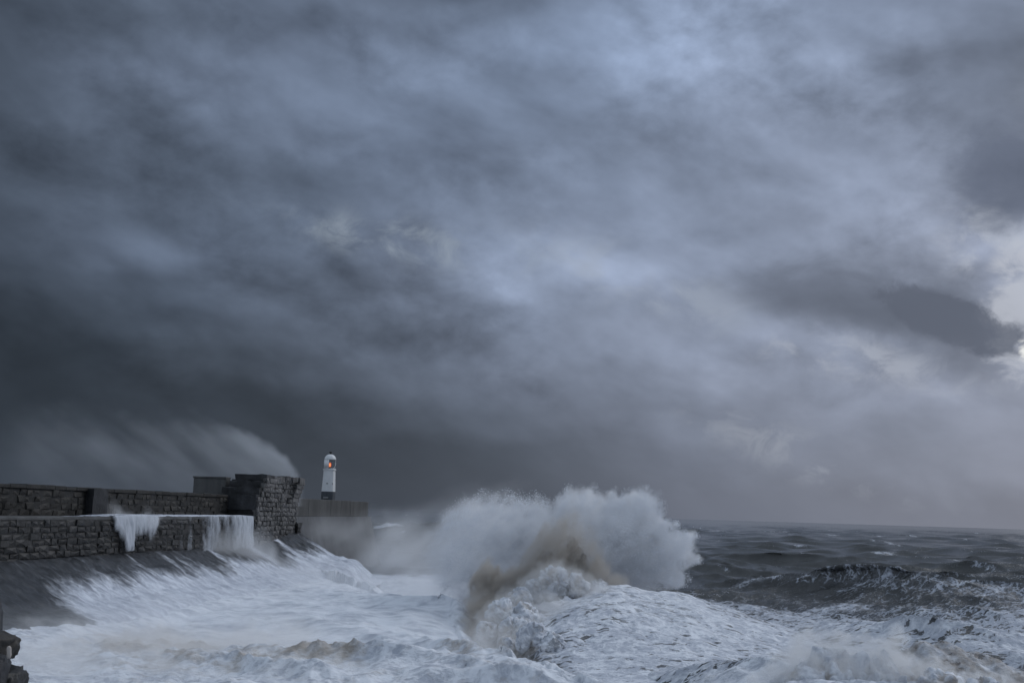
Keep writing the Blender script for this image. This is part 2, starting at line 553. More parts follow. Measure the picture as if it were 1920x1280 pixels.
def plain(name, col, rough=0.5, spec=0.5, var=0.12, **kw):
    m_, k, out = mat(name)
    P = k.node('ShaderNodeNewGeometry').outputs['Position']
    n = k.noise(k.vm('MULTIPLY', P, (1, 1, 0.35)), 1.4, 6, 0.65)
    c = k.mixc(k.rng(n, 0.3, 0.7), tuple(q * (1 - var) for q in col), col)
    principled(k, out, c, rough, k.bump(n, 0.15, 0.02), spec, **kw)
    return m_


M_WHITE = plain("white_paint", (0.74, 0.76, 0.78), 0.45)
M_BLACK = plain("black_paint", (0.055, 0.065, 0.08), 0.5, var=0.25)
M_CAP = plain("black_metal", (0.012, 0.013, 0.015), 0.4)


def grid_fog(name, lo, hi, cell, dens, material, parent=None):
    """Spray as a real volume: dens(X, Y, Z) gives its thickness (per metre) all through the box lo..hi."""
    nx, ny, nz = [max(2, int(round((b - a) / c))) for a, b, c in zip(lo, hi, cell)]
    ax = [np.linspace(a, b, q) for a, b, q in zip(lo, hi, (nx, ny, nz))]
    X, Y, Z = np.meshgrid(*ax, indexing='ij')
    d = dens(X, Y, Z)
    for q in (0, -1):                     # nothing at the faces of the box
        d[q], d[:, q], d[:, :, q] = 0, 0, 0
    me = bpy.data.meshes.new(name)
    me.vertices.add(d.size)
    me.vertices.foreach_set('co', np.stack([X, Y, Z], -1).astype(np.float32).ravel())
    a = me.attributes.new('thick', 'FLOAT', 'POINT')
    a.data.foreach_set('value', d.astype(np.float32).ravel())
    o = link(name, me, material, parent)
    ng = bpy.data.node_groups.new(name + '_nodes', 'GeometryNodeTree')
    ng.interface.new_socket('Geometry', in_out='INPUT', socket_type='NodeSocketGeometry')
    ng.interface.new_socket('Geometry', in_out='OUTPUT', socket_type='NodeSocketGeometry')
    n, l = ng.nodes, ng.links
    gi, go = n.new('NodeGroupInput'), n.new('NodeGroupOutput')
    vc, si, na, sm = n.new('GeometryNodeVolumeCube'), n.new('GeometryNodeSampleIndex'), n.new('GeometryNodeInputNamedAttribute'), n.new('GeometryNodeSetMaterial')
    na.data_type = 'FLOAT'
    na.inputs['Name'].default_value = 'thick'
    si.data_type, si.domain, si.clamp = 'FLOAT', 'POINT', True
    vc.inputs['Min'].default_value, vc.inputs['Max'].default_value = lo, hi
    for q, v in zip(('Resolution X', 'Resolution Y', 'Resolution Z'), (nx, ny, nz)):
        vc.inputs[q].default_value = v
    vc.inputs['Background'].default_value = 0.0
    sp = n.new('ShaderNodeSeparateXYZ')
    l.new(n.new('GeometryNodeInputPosition').outputs[0], sp.inputs[0])

    def mth(op, a_, b_):
        q = n.new('ShaderNodeMath')
        q.operation = op
        for i, v in enumerate((a_, b_)):
            if isinstance(v, (int, float)):
                q.inputs[i].default_value = v
            else:
                l.new(v, q.inputs[i])
        return q.outputs[0]

    idx = []
    for i, (a_, b_, q) in enumerate(zip(lo, hi, (nx, ny, nz))):
        t = mth('MULTIPLY', mth('SUBTRACT', sp.outputs[i], float(a_)), (q - 1) / (b_ - a_))
        fi = n.new('FunctionNodeFloatToInt')
        fi.rounding_mode = 'ROUND'
        l.new(t, fi.inputs[0])
        idx.append(fi.outputs[0])

    def im(op, a_, b_):
        q = n.new('FunctionNodeIntegerMath')
        q.operation = op
        for i, v in enumerate((a_, b_)):
            if isinstance(v, int):
                q.inputs[i].default_value = v
            else:
                l.new(v, q.inputs[i])
        return q.outputs[0]

    lin_ = im('ADD', im('MULTIPLY', im('ADD', im('MULTIPLY', idx[0], ny), idx[1]), nz), idx[2])
    l.new(gi.outputs[0], si.inputs['Geometry'])
    l.new(na.outputs[0], si.inputs['Value'])
    l.new(lin_, si.inputs['Index'])
    l.new(si.outputs[0], vc.inputs['Density'])
    sm.inputs['Material'].default_value = material
    l.new(vc.outputs[0], sm.inputs[0])
    l.new(sm.outputs[0], go.inputs[0])
    o.modifiers.new('spray', 'NODES').node_group = ng
    return o


def spray_mat(name, col=(0.985, 0.99, 1.0), mult=1.0):
    m_, k, out = mat(name)
    v = k.node('ShaderNodeVolumePrincipled')
    v.inputs['Color'].default_value = (*col, 1)
    v.inputs['Density Attribute'].default_value = ''
    v.inputs['Anisotropy'].default_value = 0.0
    k.put(v.inputs['Density'], k.m('MULTIPLY', k.attr('density'), mult))
    k.l.new(v.outputs[0], out.inputs['Volume'])
    return m_


def bearing(X, Z, Y0):
    """Where points of the upright plane Y = Y0 appear in the photograph."""
    vx, vy, vz = X - EYE.x, Y0 - EYE.y, Z - EYE.z
    w_ = vx * CF.x + vy * CF.y + vz * CF.z
    return 960 + 2000 * (vx * CR.x + vy * CR.y + vz * CR.z) / w_, 640 - 2000 * (vx * CU.x + vy * CU.y + vz * CU.z) / w_


def outline(poly, X, Z, Y0):
    """Signed distance in metres (inside positive) to an outline standing on the plane Y = Y0; X, Z are 3-D grids."""
    px, py = bearing(X[:, 0, :], Z[:, 0, :], Y0)
    sd = edge_dist(px.ravel(), py.ravel(), poly) * Y0 / 2000.0
    sd = np.where(inside(px.ravel(), py.ravel(), poly), sd, -sd).reshape(px.shape)
    return sd[:, None, :], px[:, None, :], py[:, None, :]


def box_of(poly, Y0, thick, pad=1.0):
    ps = [at(a, b, Y0) for a, b in poly]
    return ((min(p.x for p in ps) - pad, Y0 - thick, min(p.z for p in ps) - pad), (max(p.x for p in ps) + pad, Y0 + thick, max(p.z for p in ps) + pad))


def drops(name, pts, rad, material, parent=None):
    """A cloud of water drops, each a real little sphere."""
    me = bpy.data.meshes.new(name)
    me.vertices.add(len(pts))
    me.vertices.foreach_set('co', np.asarray(pts, np.float32).ravel())
    a = me.attributes.new('rad', 'FLOAT', 'POINT')
    a.data.foreach_set('value', np.asarray(rad, np.float32).ravel())
    o = link(name, me, material, parent)
    ng = bpy.data.node_groups.new(name + '_nodes', 'GeometryNodeTree')
    ng.interface.new_socket('Geometry', in_out='INPUT', socket_type='NodeSocketGeometry')
    ng.interface.new_socket('Geometry', in_out='OUTPUT', socket_type='NodeSocketGeometry')
    n, l = ng.nodes, ng.links
    gi, go = n.new('NodeGroupInput'), n.new('NodeGroupOutput')
    mtp, sm, na = n.new('GeometryNodeMeshToPoints'), n.new('GeometryNodeSetMaterial'), n.new('GeometryNodeInputNamedAttribute')
    na.data_type = 'FLOAT'
    na.inputs['Name'].default_value = 'rad'
    sm.inputs['Material'].default_value = material
    l.new(gi.outputs[0], mtp.inputs['Mesh'])
    l.new(na.outputs[0], mtp.inputs['Radius'])
    l.new(mtp.outputs[0], sm.inputs[0])
    l.new(sm.outputs[0], go.inputs[0])
    md = o.modifiers.new('drops', 'NODES')
    md.node_group = ng
    return o


m_, k_, o_ = mat("spray_drops")
principled(k_, o_, (0.82, 0.85, 0.9), 0.6)
M_DROP = m_

def wp(s, n, z):
    """Point s metres along the breakwater (0 = A0), n metres out to sea, height z."""
    p = A0 + DV * s + NV * n
    return Vector((p.x, p.y, z))


def wall_s(px, n):
    """How far along the line n metres off the parapet the bearing of px lies."""
    d = ray(px, 960)
    t = d.x / d.y
    p = A0 + NV * n
    return (t * p.y - p.x) / (DV.x - t * DV.y)


S_B0, S_B1 = wall_s(480, LW), wall_s(556, LW)      # the bastion


def base_z(s):
    """Height of the foot of the lower wall, where the stone slope begins."""
    return 4.7 + 1.6 * sst(s, S_B0, S_B1 + 2)


def apron(off, zb):
    """Height of the slope and the wash on it, off metres out from the foot of the wall: steep, then easing out."""
    o = np.clip(off, 0, None)
    return zb - 0.52 * np.minimum(o, 6) - 0.24 * np.clip(o - 6, 0, 8) - 0.05 * np.clip(o - 14, 0, 30)


def to_wall(x, y):
    rx, ry = x - A0.x, y - A0.y
    return rx * DV.x + ry * DV.y, rx * NV.x + ry * NV.y


# ------------------------------------------------------------------ the sea
def sea_height(x, y, cell):
    rs = np.random.default_rng(21)
    h, ox, oy = np.zeros_like(x), np.zeros_like(x), np.zeros_like(x)
    lam = np.geomspace(3.0, 58.0, 44)
    for L in lam:
        ang = math.atan2(-0.80, -0.60) + rs.normal() * 0.42
        kx, ky = math.cos(ang), math.sin(ang)
        kk = 2 * math.pi / L
        a = 0.0265 * L ** 0.74 * rs.uniform(0.55, 1.3)
        ph = rs.uniform(0, 6.283)
        att = sst(L / cell, 2.2, 5.0)
        ttt = kk * (kx * x + ky * y) + ph
        h += att * a * np.cos(ttt)
        ox -= att * a * kx * np.sin(ttt) * 1.15
        oy -= att * a * ky * np.sin(ttt) * 1.15
    return h, ox, oy


CRESTS = [  # breaking crests out at sea: px, py, distance, half length, half width, height, foam
    (1650, 1022, 330, 6.5, 2.5, 2.6, 1.0), (1800, 1018, 300, 13, 3.5, 2.6, 0.35), (1715, 1072, 175, 7, 3.0, 0.9, 0.3),
    (1640, 1085, 165, 7, 3, 0.8, 0.3), (1560, 1112, 140, 8, 3, 0.9, 0.3), (1400, 1085, 160, 9, 3, 0.7, 0.3),
    (1420, 1006, 420, 11, 3, 1.2, 0.7), (1520, 1033, 260, 4, 2, 0.7, 0.8), (1690, 1040, 240, 9, 3, 0.8, 0.25),
    (1500, 1042, 235, 14, 3, 0.9, 0.45), (725, 966, 520, 14, 7, 5.0, 1.0), (1340, 975, 700, 16, 5, 4.2, 0.8),
    (1460, 978, 900, 22, 6, 3.8, 0.7), (1610, 984, 800, 14, 5, 3.0, 0.4), (1870, 1085, 160, 9, 3.5, 1.3, 0.4),
    (1890, 1150, 105, 5, 2, 0.8, 0.3), (1800, 1135, 118, 6, 2, 0.6, 0.5), (1900, 1025, 290, 9, 3, 1.6, 0.45),
    (880, 972, 430, 10, 4, 1.5, 0.5), (760, 990, 330, 8, 3, 1.0, 0.4),
]
# the edge of the backwash, beyond which the trough before the breaking wave opens
WASH_EDGE = [at(1100, 1292, 58), at(1050, 1250, 64), at(965, 1218, 71), at(880, 1184, 81), at(800, 1130, 104), at(700, 1082, 128), at(575, 1015, 151)]
WEx, WEy, WEz = [np.array([p[q] for p in WASH_EDGE]) for q in range(3)]


def ridge_z(px, py, D):
    return at(px, py, D)


RIDGE = [at(930, 1150, 88), at(1000, 1122, 92), at(1080, 1105, 95), at(1160, 1098, 97), at(1280, 1112, 99), at(1400, 1150, 100), at(1520, 1190, 100), at(1640, 1215, 99)]
RX = np.array([p.x for p in RIDGE])
RY = np.array([p.y for p in RIDGE])
RZ = np.array([p.z for p in RIDGE])
# left-hand edge of the breaking wave, from its back to its front
LEx = np.array([7.0, 5.6, 3.6, 1.4, 0.2, -0.6, 0.0, 1.5])
LEy = np.array([60, 69.0, 73, 78, 82, 88, 95, 110.0])


def mound(x, y):
    """The foam-covered back of the breaking wave."""
    yr, zr = np.interp(x, RX, RY), np.interp(x, RX, RZ)
    t = (yr - y)
    front = np.where(t >= 0, 1 - sst(t, -2.0, 30.0), 1 - sst(-t, 0.0, 9.0))
    z = (zr + 0.6) * front - 0.6
    le = np.interp(y, LEy, LEx)
    edge = 0.45 * sst(x - le, -0.6, 2.2) + 0.55 * sst(x - le, -0.6, 9.0)
    z = (z + 1.2) * edge - 1.2
    rgt = 1 - sst(x, 27, 36)
    return (z + 0.8) * rgt - 0.8


def build_sea():
    az = np.concatenate([np.linspace(-180, -34, 30)[:-1], np.linspace(-34, 34, 760), np.linspace(34, 180, 30)[1:]])
    r = [8.0, 20.0, 32.0, 44.0]
    while r[-1] < 15000:
        q = r[-1]
        r.append(q + (0.42 if q < 150 else 0.42 + (q - 150) * 0.0062))
    r = np.array(r)
    aa, rr = np.meshgrid(np.radians(az), r, indexing='ij')
    x, y = rr * np.sin(aa), rr * np.cos(aa)
    cell = np.maximum(np.gradient(r)[None, :] * np.ones_like(aa), rr * R(68 / 760))
    inview = (np.abs(aa) < R(34.5))
    cell = np.where(inview, cell, cell + 15)
    h, ox, oy = sea_height(x, y, cell)
    s, n = to_wall(x, y)
    off = n - LW
    calm = 1 - 0.75 * (1 - sst(off, 14, 34)) * (1 - sst(y, 150, 190))       # backwash off the slope
    mz = mound(x, y)
    calm = calm * (1 - 0.85 * sst(mz, -1.0, 0.3))
    h, ox, oy = h * calm, ox * calm, oy * calm
    foam = np.zeros_like(x)
    silt = np.zeros_like(x)
    # open sea: more foam the nearer the shore, and on the crests
    patch = fbm(x * 0.03, y * 0.016, octv=3)
    foam += 0.60 * (1 - sst(y + patch * 40, 102, 170)) + 0.15
    foam += 0.55 * sst(fbm(x * 0.07, y * 0.03, octv=5, rough=0.6), 0.18, 0.42) * sst(h, 0.15, 0.9) * sst(y, 150, 200)
    foam += 0.18 * sst(h + 0.7 * fbm(x * 0.06, y * 0.045, octv=4), 0.9, 1.9) + 0.22 * patch
    foam -= 0.17 * sst(y, 170, 260)
    for (px, py, D, L, W, H, fm) in CRESTS:
        p = at(px, py, D)
        gz = gauss(x, y, p.x, p.y, L, W, R(random.Random(px).uniform(-14, 14)))
        gz = gz * (1 + 0.5 * fbm(x * 0.25 + px, y * 0.25, octv=3))
        h += gz * H * 0.62
        foam += 0.8 * fm * gauss(x, y, p.x, p.y - W * 0.3, L * 0.7, W * 0.6) * (1 + 0.8 * fbm(x * 0.3 + px, y * 0.2, octv=3))
    # backwash below the stone slope
    bw = (1 - sst(off, 30, 46)) * (1 - sst(y, 152, 170)) * sst(y, 40, 55)
    foam = np.maximum(foam, bw * (1.10 + 0.10 * fbm(x * 0.12, y * 0.12, octv=2)))
    left = (1 - sst(mz, -1.0, 0.0)) * (1 - sst(x, 6, 20)) * (1 - sst(y, 125, 165))
    foam = np.maximum(foam, left * 1.10)
    near = (1 - sst(y, 66, 84)) * (1 - sst(x, 16, 30))
    foam = np.maximum(foam, near * 1.06)
    churn = np.maximum(bw, left) * inview
    bl = fbm(x * 0.35, y * 0.35, octv=4, kind='b')
    churn_n = 1 - sst(y, 68, 86)
    flow = np.maximum(bw, left) * (1 - sst(y + 9 * fbm(x * 0.12, y * 0.12, octv=3), 84, 72) * 0)
    flow = flow * sst(y + 10 * fbm(x * 0.12, y * 0.12, octv=3), 72, 80)
    h += churn * (0.42 * bl * churn_n + 0.15 * fbm(x * 0.1, y * 0.1, octv=2) + 0.30 * fbm(s * 0.45, n * 0.09, octv=5))
    # the backwash stands above the trough that opens before the wave
    xe, ze = np.interp(y, WEy, WEx), np.interp(y, WEy, WEz)
    xe = xe + 1.6 * fbm(y * 0.25, 0.12 * x + 2.5, octv=5)
    dxe = xe - x
    zone = sst(y, 54, 62) * (1 - sst(y, 146, 156)) * inview
    sheet = apron(off, base_z(s)) + 0.35 - 0.9 * (1 - sst(off, 7.5, 11.5))
    sheet = np.maximum(sheet, 0.7 * (1 - sst(dxe, 6, 26)) + 0.25)
    h += zone * np.where(dxe > 0, sheet * sst(dxe, -1.5, 3.0), -1.3 + (0.5 * np.clip(ze, 0.2, 5.0) + 1.3) * (1 - sst(-dxe, 0, 3.0)) + 1.3 * sst(-dxe, 6, 14))
    trough = zone * sst(-dxe, 0.6, 2.0) * (1 - sst(-dxe, 6, 10)) * (1 - sst(y, 96, 108))
    foam = foam * (1 - 0.25 * trough)
    silt_t = trough
    h += np.where(inview & (rr < 330), 0.30 * fbm(x * 0.42, y * 0.42, octv=4, kind='r') * (1 - sst(rr, 150, 330)), 0)
    # wash piled against the slope
    h += 0.0 * off
    for (px, py, D, sx, sy, a) in ((350, 1215, 78, 5, 7, 0.75), (450, 1250, 68, 4.5, 4, 0.6), (210, 1230, 72, 4, 4, 0.5), (620, 1245, 70, 2.6, 3.0, 0.75), (960, 1270, 64, 3, 3, 0.2), (820, 1230, 74, 4, 3, 0.25)):
        p = at(px, py, D)
        silt += 1.5 * a * gauss(x, y, p.x, p.y, sx * 1.15, sy) * np.clip(0.55 + 1.3 * fbm(x * 0.45 + px, y * 0.3, octv=4), 0, 1.3)
        h += 0.9 * a * gauss(x, y, p.x, p.y, sx, sy) * fbm(x * 0.6, y * 0.5, octv=5, kind='b')
    silt += (0.10 + 0.28 * (1 - sst(y, 74, 92)) * np.clip(0.5 + 1.4 * fbm(x * 0.16, y * 0.14, octv=4), 0, 1.2)) * churn + 0.8 * silt_t
    V = np.stack([x + ox, y + oy, h], -1).reshape(-1, 3)
    o = from_arrays("sea", V, grid_faces(len(az), len(r))[:, ::-1], M_SEA, attrs={'foam': np.clip(foam, 0, 1.15), 'silt': np.clip(silt, 0, 1), 'flow': flow})
    tag(o, kind='structure')
    return o


build_sea()
sb = bpy.data.meshes.new('seabed')
sb.from_pydata([(-16000, -16000, -6), (16000, -16000, -6), (16000, 16000, -6), (-16000, 16000, -6)], [], [(0, 1, 2, 3)])
tag(link('seabed', sb, M_MORTAR), kind='structure')


# ------------------------------------------------------------------ masonry
def unit_stone(seed):
    rs = random.Random(seed)
    me = bpy.data.meshes.new('stone')
    V, j = [], 0.085
    for (z, q) in ((-0.5, 1.0), (0.30, 1.0), (0.5, 0.86)):          # back, shoulder, dressed front
        for (a, b) in ((-1, -1), (1, -1), (1, 1), (-1, 1)):
            V.append((0.5 * a * q + rs.uniform(-j, j) * (z > 0), z + (rs.uniform(-0.16, 0.16) if z > 0.4 else 0), 0.5 * b * q + rs.uniform(-j, j) * (z > 0)))
    Fc = [(8, 9, 10, 11)]
    for q in (0, 4):
        for i in range(4):
            Fc.append((q + i, q + (i + 1) % 4, q + 4 + (i + 1) % 4, q + 4 + i))
    V.append((0.1 * rs.uniform(-1, 1), 0.56 + rs.uniform(0, 0.12), 0.1 * rs.uniform(-1, 1)))
    Fc = Fc[1:] + [(8, 9, 12), (9, 10, 12), (10, 11, 12), (11, 8, 12)]
    me.from_pydata(V, [], Fc)
    return me


STONES = {}


def masonry(parent, material, key, s0, s1, n, z0, z1, sw, sh, seed, limit=300, depth=0.5, batter=0.0, skip=None, name='stone', flip=None):
    """Courses of stones on a face along the breakwater. Each stone is a part; past the limit they join one mesh."""
    rs = random.Random(seed)
    if key not in STONES:
        STONES[key] = [unit_stone(q + seed) for q in range(9)]
        for q in STONES[key]:
            q.materials.append(material)
    rows = max(1, round((z1 - z0) / sh))
    hh = (z1 - z0) / rows
    items = []
    rot = math.atan2(NV.y, NV.x) - R(90)
    for r_ in range(rows):
        s = s0 - rs.uniform(0, sw)
        while s < s1:
            wv_ = sw * rs.uniform(0.6, 1.45)
            a, b = max(s, s0), min(s + wv_, s1)
            zc = z0 + (r_ + 0.5) * hh
            if b - a > 0.25 and not (skip and skip((a + b) / 2, zc)):
                items.append(((a + b) / 2, zc, b - a - 0.012, hh - 0.01 + rs.uniform(-0.16, 0.10)))
            s += wv_
    items.sort(key=lambda q: q[0])
    rest = []
    for i, (s, z, ww, h_) in enumerate(items):
        p = wp(s, n - batter * (z - z0) + rs.uniform(-0.10, 0.10), z + rs.uniform(-0.05, 0.05))
        me = STONES[key][rs.randrange(9)]
        M = Matrix.Translation(p) @ Matrix.Rotation(rot + rs.uniform(-0.03, 0.03), 4, 'Z') @ Matrix.Rotation(rs.uniform(-0.03, 0.03), 4, 'Y') @ Matrix.Diagonal((ww, depth, h_, 1))
        if i < limit:
            o = bpy.data.objects.new(name, me)
            COL.objects.link(o)
            o.parent = parent
            o.matrix_local = M
        else:
            rest.append((me, M))
    if rest:
        bm = bmesh.new()
        for me, M in rest:
            b2 = bmesh.new()
            b2.from_mesh(me)
            b2.transform(M)
            tmp = bpy.data.meshes.new('tmp')
            b2.to_mesh(tmp)
            bm.from_mesh(tmp)
            b2.free()
            bpy.data.meshes.remove(tmp)
        me = bpy.data.meshes.new('small_stones')
        bm.to_mesh(me)
        bm.free()
        tag(link('small_stones', me, material, parent), kind='stuff')


def prism(name, corners, zlo, zhi, material, parent, rough=0.0, cuts=0):
    """A block standing on a plan outline; zlo and zhi may be numbers or functions of the corner's index."""
    n = len(corners)
    f = lambda q, i: q(i) if callable(q) else q
    V = [(c[0], c[1], f(zlo, i)) for i, c in enumerate(corners)] + [(c[0], c[1], f(zhi, i)) for i, c in enumerate(corners)]
    Fc = [tuple(range(n))[::-1], tuple(range(n, 2 * n))] + [(i, (i + 1) % n, n + (i + 1) % n, n + i) for i in range(n)]
    me = bpy.data.meshes.new(name)
    me.from_pydata(V, [], Fc)
    bm = bmesh.new()
    bm.from_mesh(me)
    bmesh.ops.recalc_face_normals(bm, faces=bm.faces)
    if rough:
        bmesh.ops.subdivide_edges(bm, edges=bm.edges[:], cuts=cuts, use_grid_fill=True)
        bmesh.ops.triangulate(bm, faces=[q for q in bm.faces if len(q.verts) > 4])
        for v in bm.verts:
            c = v.co
            q = c * 0.9
            v.co = c + Vector((perlin(q.x, q.y, q.z + 3.1), perlin(q.x + 9, q.y, q.z + 7.7), perlin(q.x, q.y + 5, q.z + 1.3))) * rough
    else:
        bmesh.ops.bevel(bm, geom=bm.edges[:], offset=0.04, segments=1, affect='EDGES')
    bm.to_mesh(me)
    bm.free()
    return link(name, me, material, parent)


def strip(s0, s1, n0, n1):
    return [wp(s0, n0, 0), wp(s1, n0, 0), wp(s1, n1, 0), wp(s0, n1, 0)]


# near parapet -----------------------------------------------------------
S0 = -26.0
par = tag(empty('parapet_wall', wp(S0, 0, LEDGE)), 'long dark stone parapet wall along the ledge, left of the tall bastion', 'wall')
par.location = (0, 0, 0)
prism('wall_core', strip(S0, S_B0 + 6, -1.6, -0.04), LEDGE - 4, TOP - 0.35, M_MORTAR, par)
masonry(par, M_PARA, 'para', S0, S_B0 + 4.2, -0.25, LEDGE - 0.1, TOP - 0.36, 1.25, 0.66, 3, limit=300)
s = S0
while s < S_B0 + 5:
    L = random.uniform(1.7, 2.6)
    prism('coping_stone', strip(s, s + L - 0.03, -1.75, 0.16 + random.uniform(-0.03, 0.05)), TOP - 0.35, TOP + random.uniform(-0.07, 0.08), M_PARA, par)
    s += L
sbt = wall_s(184, 0.4)
prism('buttress', strip(sbt - 1.9, sbt + 0.9, 0.0, 0.85), LEDGE - 0.3, TOP - 0.05, M_SLAB, par, 0.07, 3)

# lower wall with the ledge on top --------------------------------------
low = tag(empty('lower_sea_wall'), 'dark wet masonry wall below the ledge, with the stone slope at its foot', 'wall')
prism('wall_core', strip(S0, S_B0 + 2, -1.0, LW - 0.03), 0.5, LEDGE - 0.32, M_MORTAR, low)
prism('ledge', strip(S0, S_B0 + 1, -0.1, LW - 0.02), LEDGE - 0.31, LEDGE - 0.04, M_CONC, low)
masonry(low, M_STONE, 'low', S0, S_B0 + 0.5, LW - 0.2, base_z(0) - 0.8, LEDGE - 0.33, 1.15, 0.56, 11, limit=300)

# bastion ----------------------------------------------------------------
ZB = 14.1
bas = tag(empty('bastion'), 'tall rough masonry bastion with dark stepped end, spray flying off its top', 'bastion')
L_ = S_B1 - S_B0
prism('core', strip(S_B0 + 4.4, S_B1 - 0.3, -1.5, LW + 0.0), 2.5, ZB - 0.75, M_MORTAR, bas)
prism('core', strip(S_B0 + 0.5, S_B0 + 4.5, -1.0, LW - 0.3), 2.5, LEDGE + 1.0, M_MORTAR, bas)


def _skip(s, z):
    return s < S_B0 + 4.4 * max(0.0, (z - 10.3) / 3.8) - 0.1


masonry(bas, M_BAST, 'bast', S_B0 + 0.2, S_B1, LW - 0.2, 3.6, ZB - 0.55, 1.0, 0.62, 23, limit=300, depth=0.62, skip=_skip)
# stepped layers of the dark end, from the ledge up; part of its shade is in the slab colour
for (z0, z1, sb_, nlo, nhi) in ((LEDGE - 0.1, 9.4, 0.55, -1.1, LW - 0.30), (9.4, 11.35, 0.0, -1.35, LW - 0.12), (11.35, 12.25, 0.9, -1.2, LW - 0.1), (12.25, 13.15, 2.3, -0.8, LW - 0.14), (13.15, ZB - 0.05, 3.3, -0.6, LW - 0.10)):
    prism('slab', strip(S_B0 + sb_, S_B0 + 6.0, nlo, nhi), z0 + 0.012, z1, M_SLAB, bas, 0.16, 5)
# broken top course, overhanging to the sea at the far end
s = S_B0 + 5.6
while s < S_B1 + 0.2:
    L = random.uniform(1.3, 2.3)
    far_ = (s - S_B0) / L_
    prism('cap_stone', strip(s, min(s + L, S_B1 + 0.7), -0.9, LW + 0.05 + 0.75 * sst(far_, 0.55, 0.95)), ZB - 0.60 - 0.5 * sst(far_, 0.6, 1.0), ZB - 0.05 - 0.25 * random.random(), M_BAST, bas, 0.14, 3)
    s += L + 0.03
for q in range(5):
    z1 = ZB - 1.05 - q * 0.62
    prism('corbel', strip(S_B1 - 2.5, S_B1 + 0.45 - q * 0.1, 1.0, LW + 0.72 - q * 0.16), z1 - 0.6, z1, M_BAST, bas, 0.12, 3)
prism('foot_stone', strip(S_B1 - 0.5, S_B1 + 1.0, 1.5, LW + 0.6), 5.6, 7.6, M_STONE, bas, 0.35, 3)
# slit at its foot
ss = wall_s(508, LW)
prism('drain_slit', strip(ss - 0.5, ss + 0.5, LW - 0.1, LW + 0.19), 5.0, 6.6, M_CAP, bas)

# landward cross wall, pale in the flying spray
crs = tag(empty('cross_wall'), 'plain concrete cross wall dim in the spray, rising behind the parapet beside the bastion', 'wall')
prism('wall_block', strip(S_B0 + 2.8, S_B0 + 4.2, -6.2, -1.62), LEDGE - 2, 13.35, M_CONC, crs)
prism('coping', strip(S_B0 + 2.7, S_B0 + 4.3, -6.3, -1.61), 13.352, 13.6, M_CONC, crs)

# far parapet and the battered wall below it ------------------------------
S_F0, S_F1 = S_B1 - 0.3, wall_s(690, 0.0)
far = tag(empty('far_parapet'), 'grey concrete parapet in front of the lighthouse, ending at the right', 'wall')
NP = 9
for i in range(NP):
    a, b = S_F0 + (S_F1 - S_F0) * i / NP, S_F0 + (S_F1 - S_F0) * (i + 1) / NP
    prism('panel', strip(a + 0.02, b - 0.02, -1.4, 0.0 + random.uniform(-0.02, 0.02)), LEDGE, 11.25 + random.uniform(-0.02, 0.03), M_CONC, far)
bat = tag(empty('battered_wall'), 'smooth pale battered concrete wall below the far parapet, water running down it', 'wall')
for i in range(NP):
    a, b = S_F0 - 3 + (S_F1 + 0.3 - S_F0 + 3) * i / NP, S_F0 - 3 + (S_F1 + 0.3 - S_F0 + 3) * (i + 1) / NP
    V = [wp(a + .02, 0.45, LEDGE - .01), wp(b - .02, 0.45, LEDGE - .01), wp(b - .02, 3.2, -1.5), wp(a + .02, 3.2, -1.5), wp(a + .02, -2.0, LEDGE - .01), wp(b - .02, -2.0, LEDGE - .01), wp(b - .02, -2.0, -1.5), wp(a + .02, -2.0, -1.5)]
    me = bpy.data.meshes.new('batter_panel')
    me.from_pydata(V, [], [(0, 1, 2, 3), (4, 5, 1, 0), (5, 6, 2, 1), (7, 4, 0, 3), (6, 5, 4, 7), (3, 2, 6, 7)])
    link('batter_panel', me, M_BATTER, bat)
# the deck behind the parapets, where the lighthouse stands
tag(prism('breakwater_deck', strip(S0, S_F1 - 0.5, -14, -1.7), -2, LEDGE + 0.2, M_CONC, None), kind='structure')


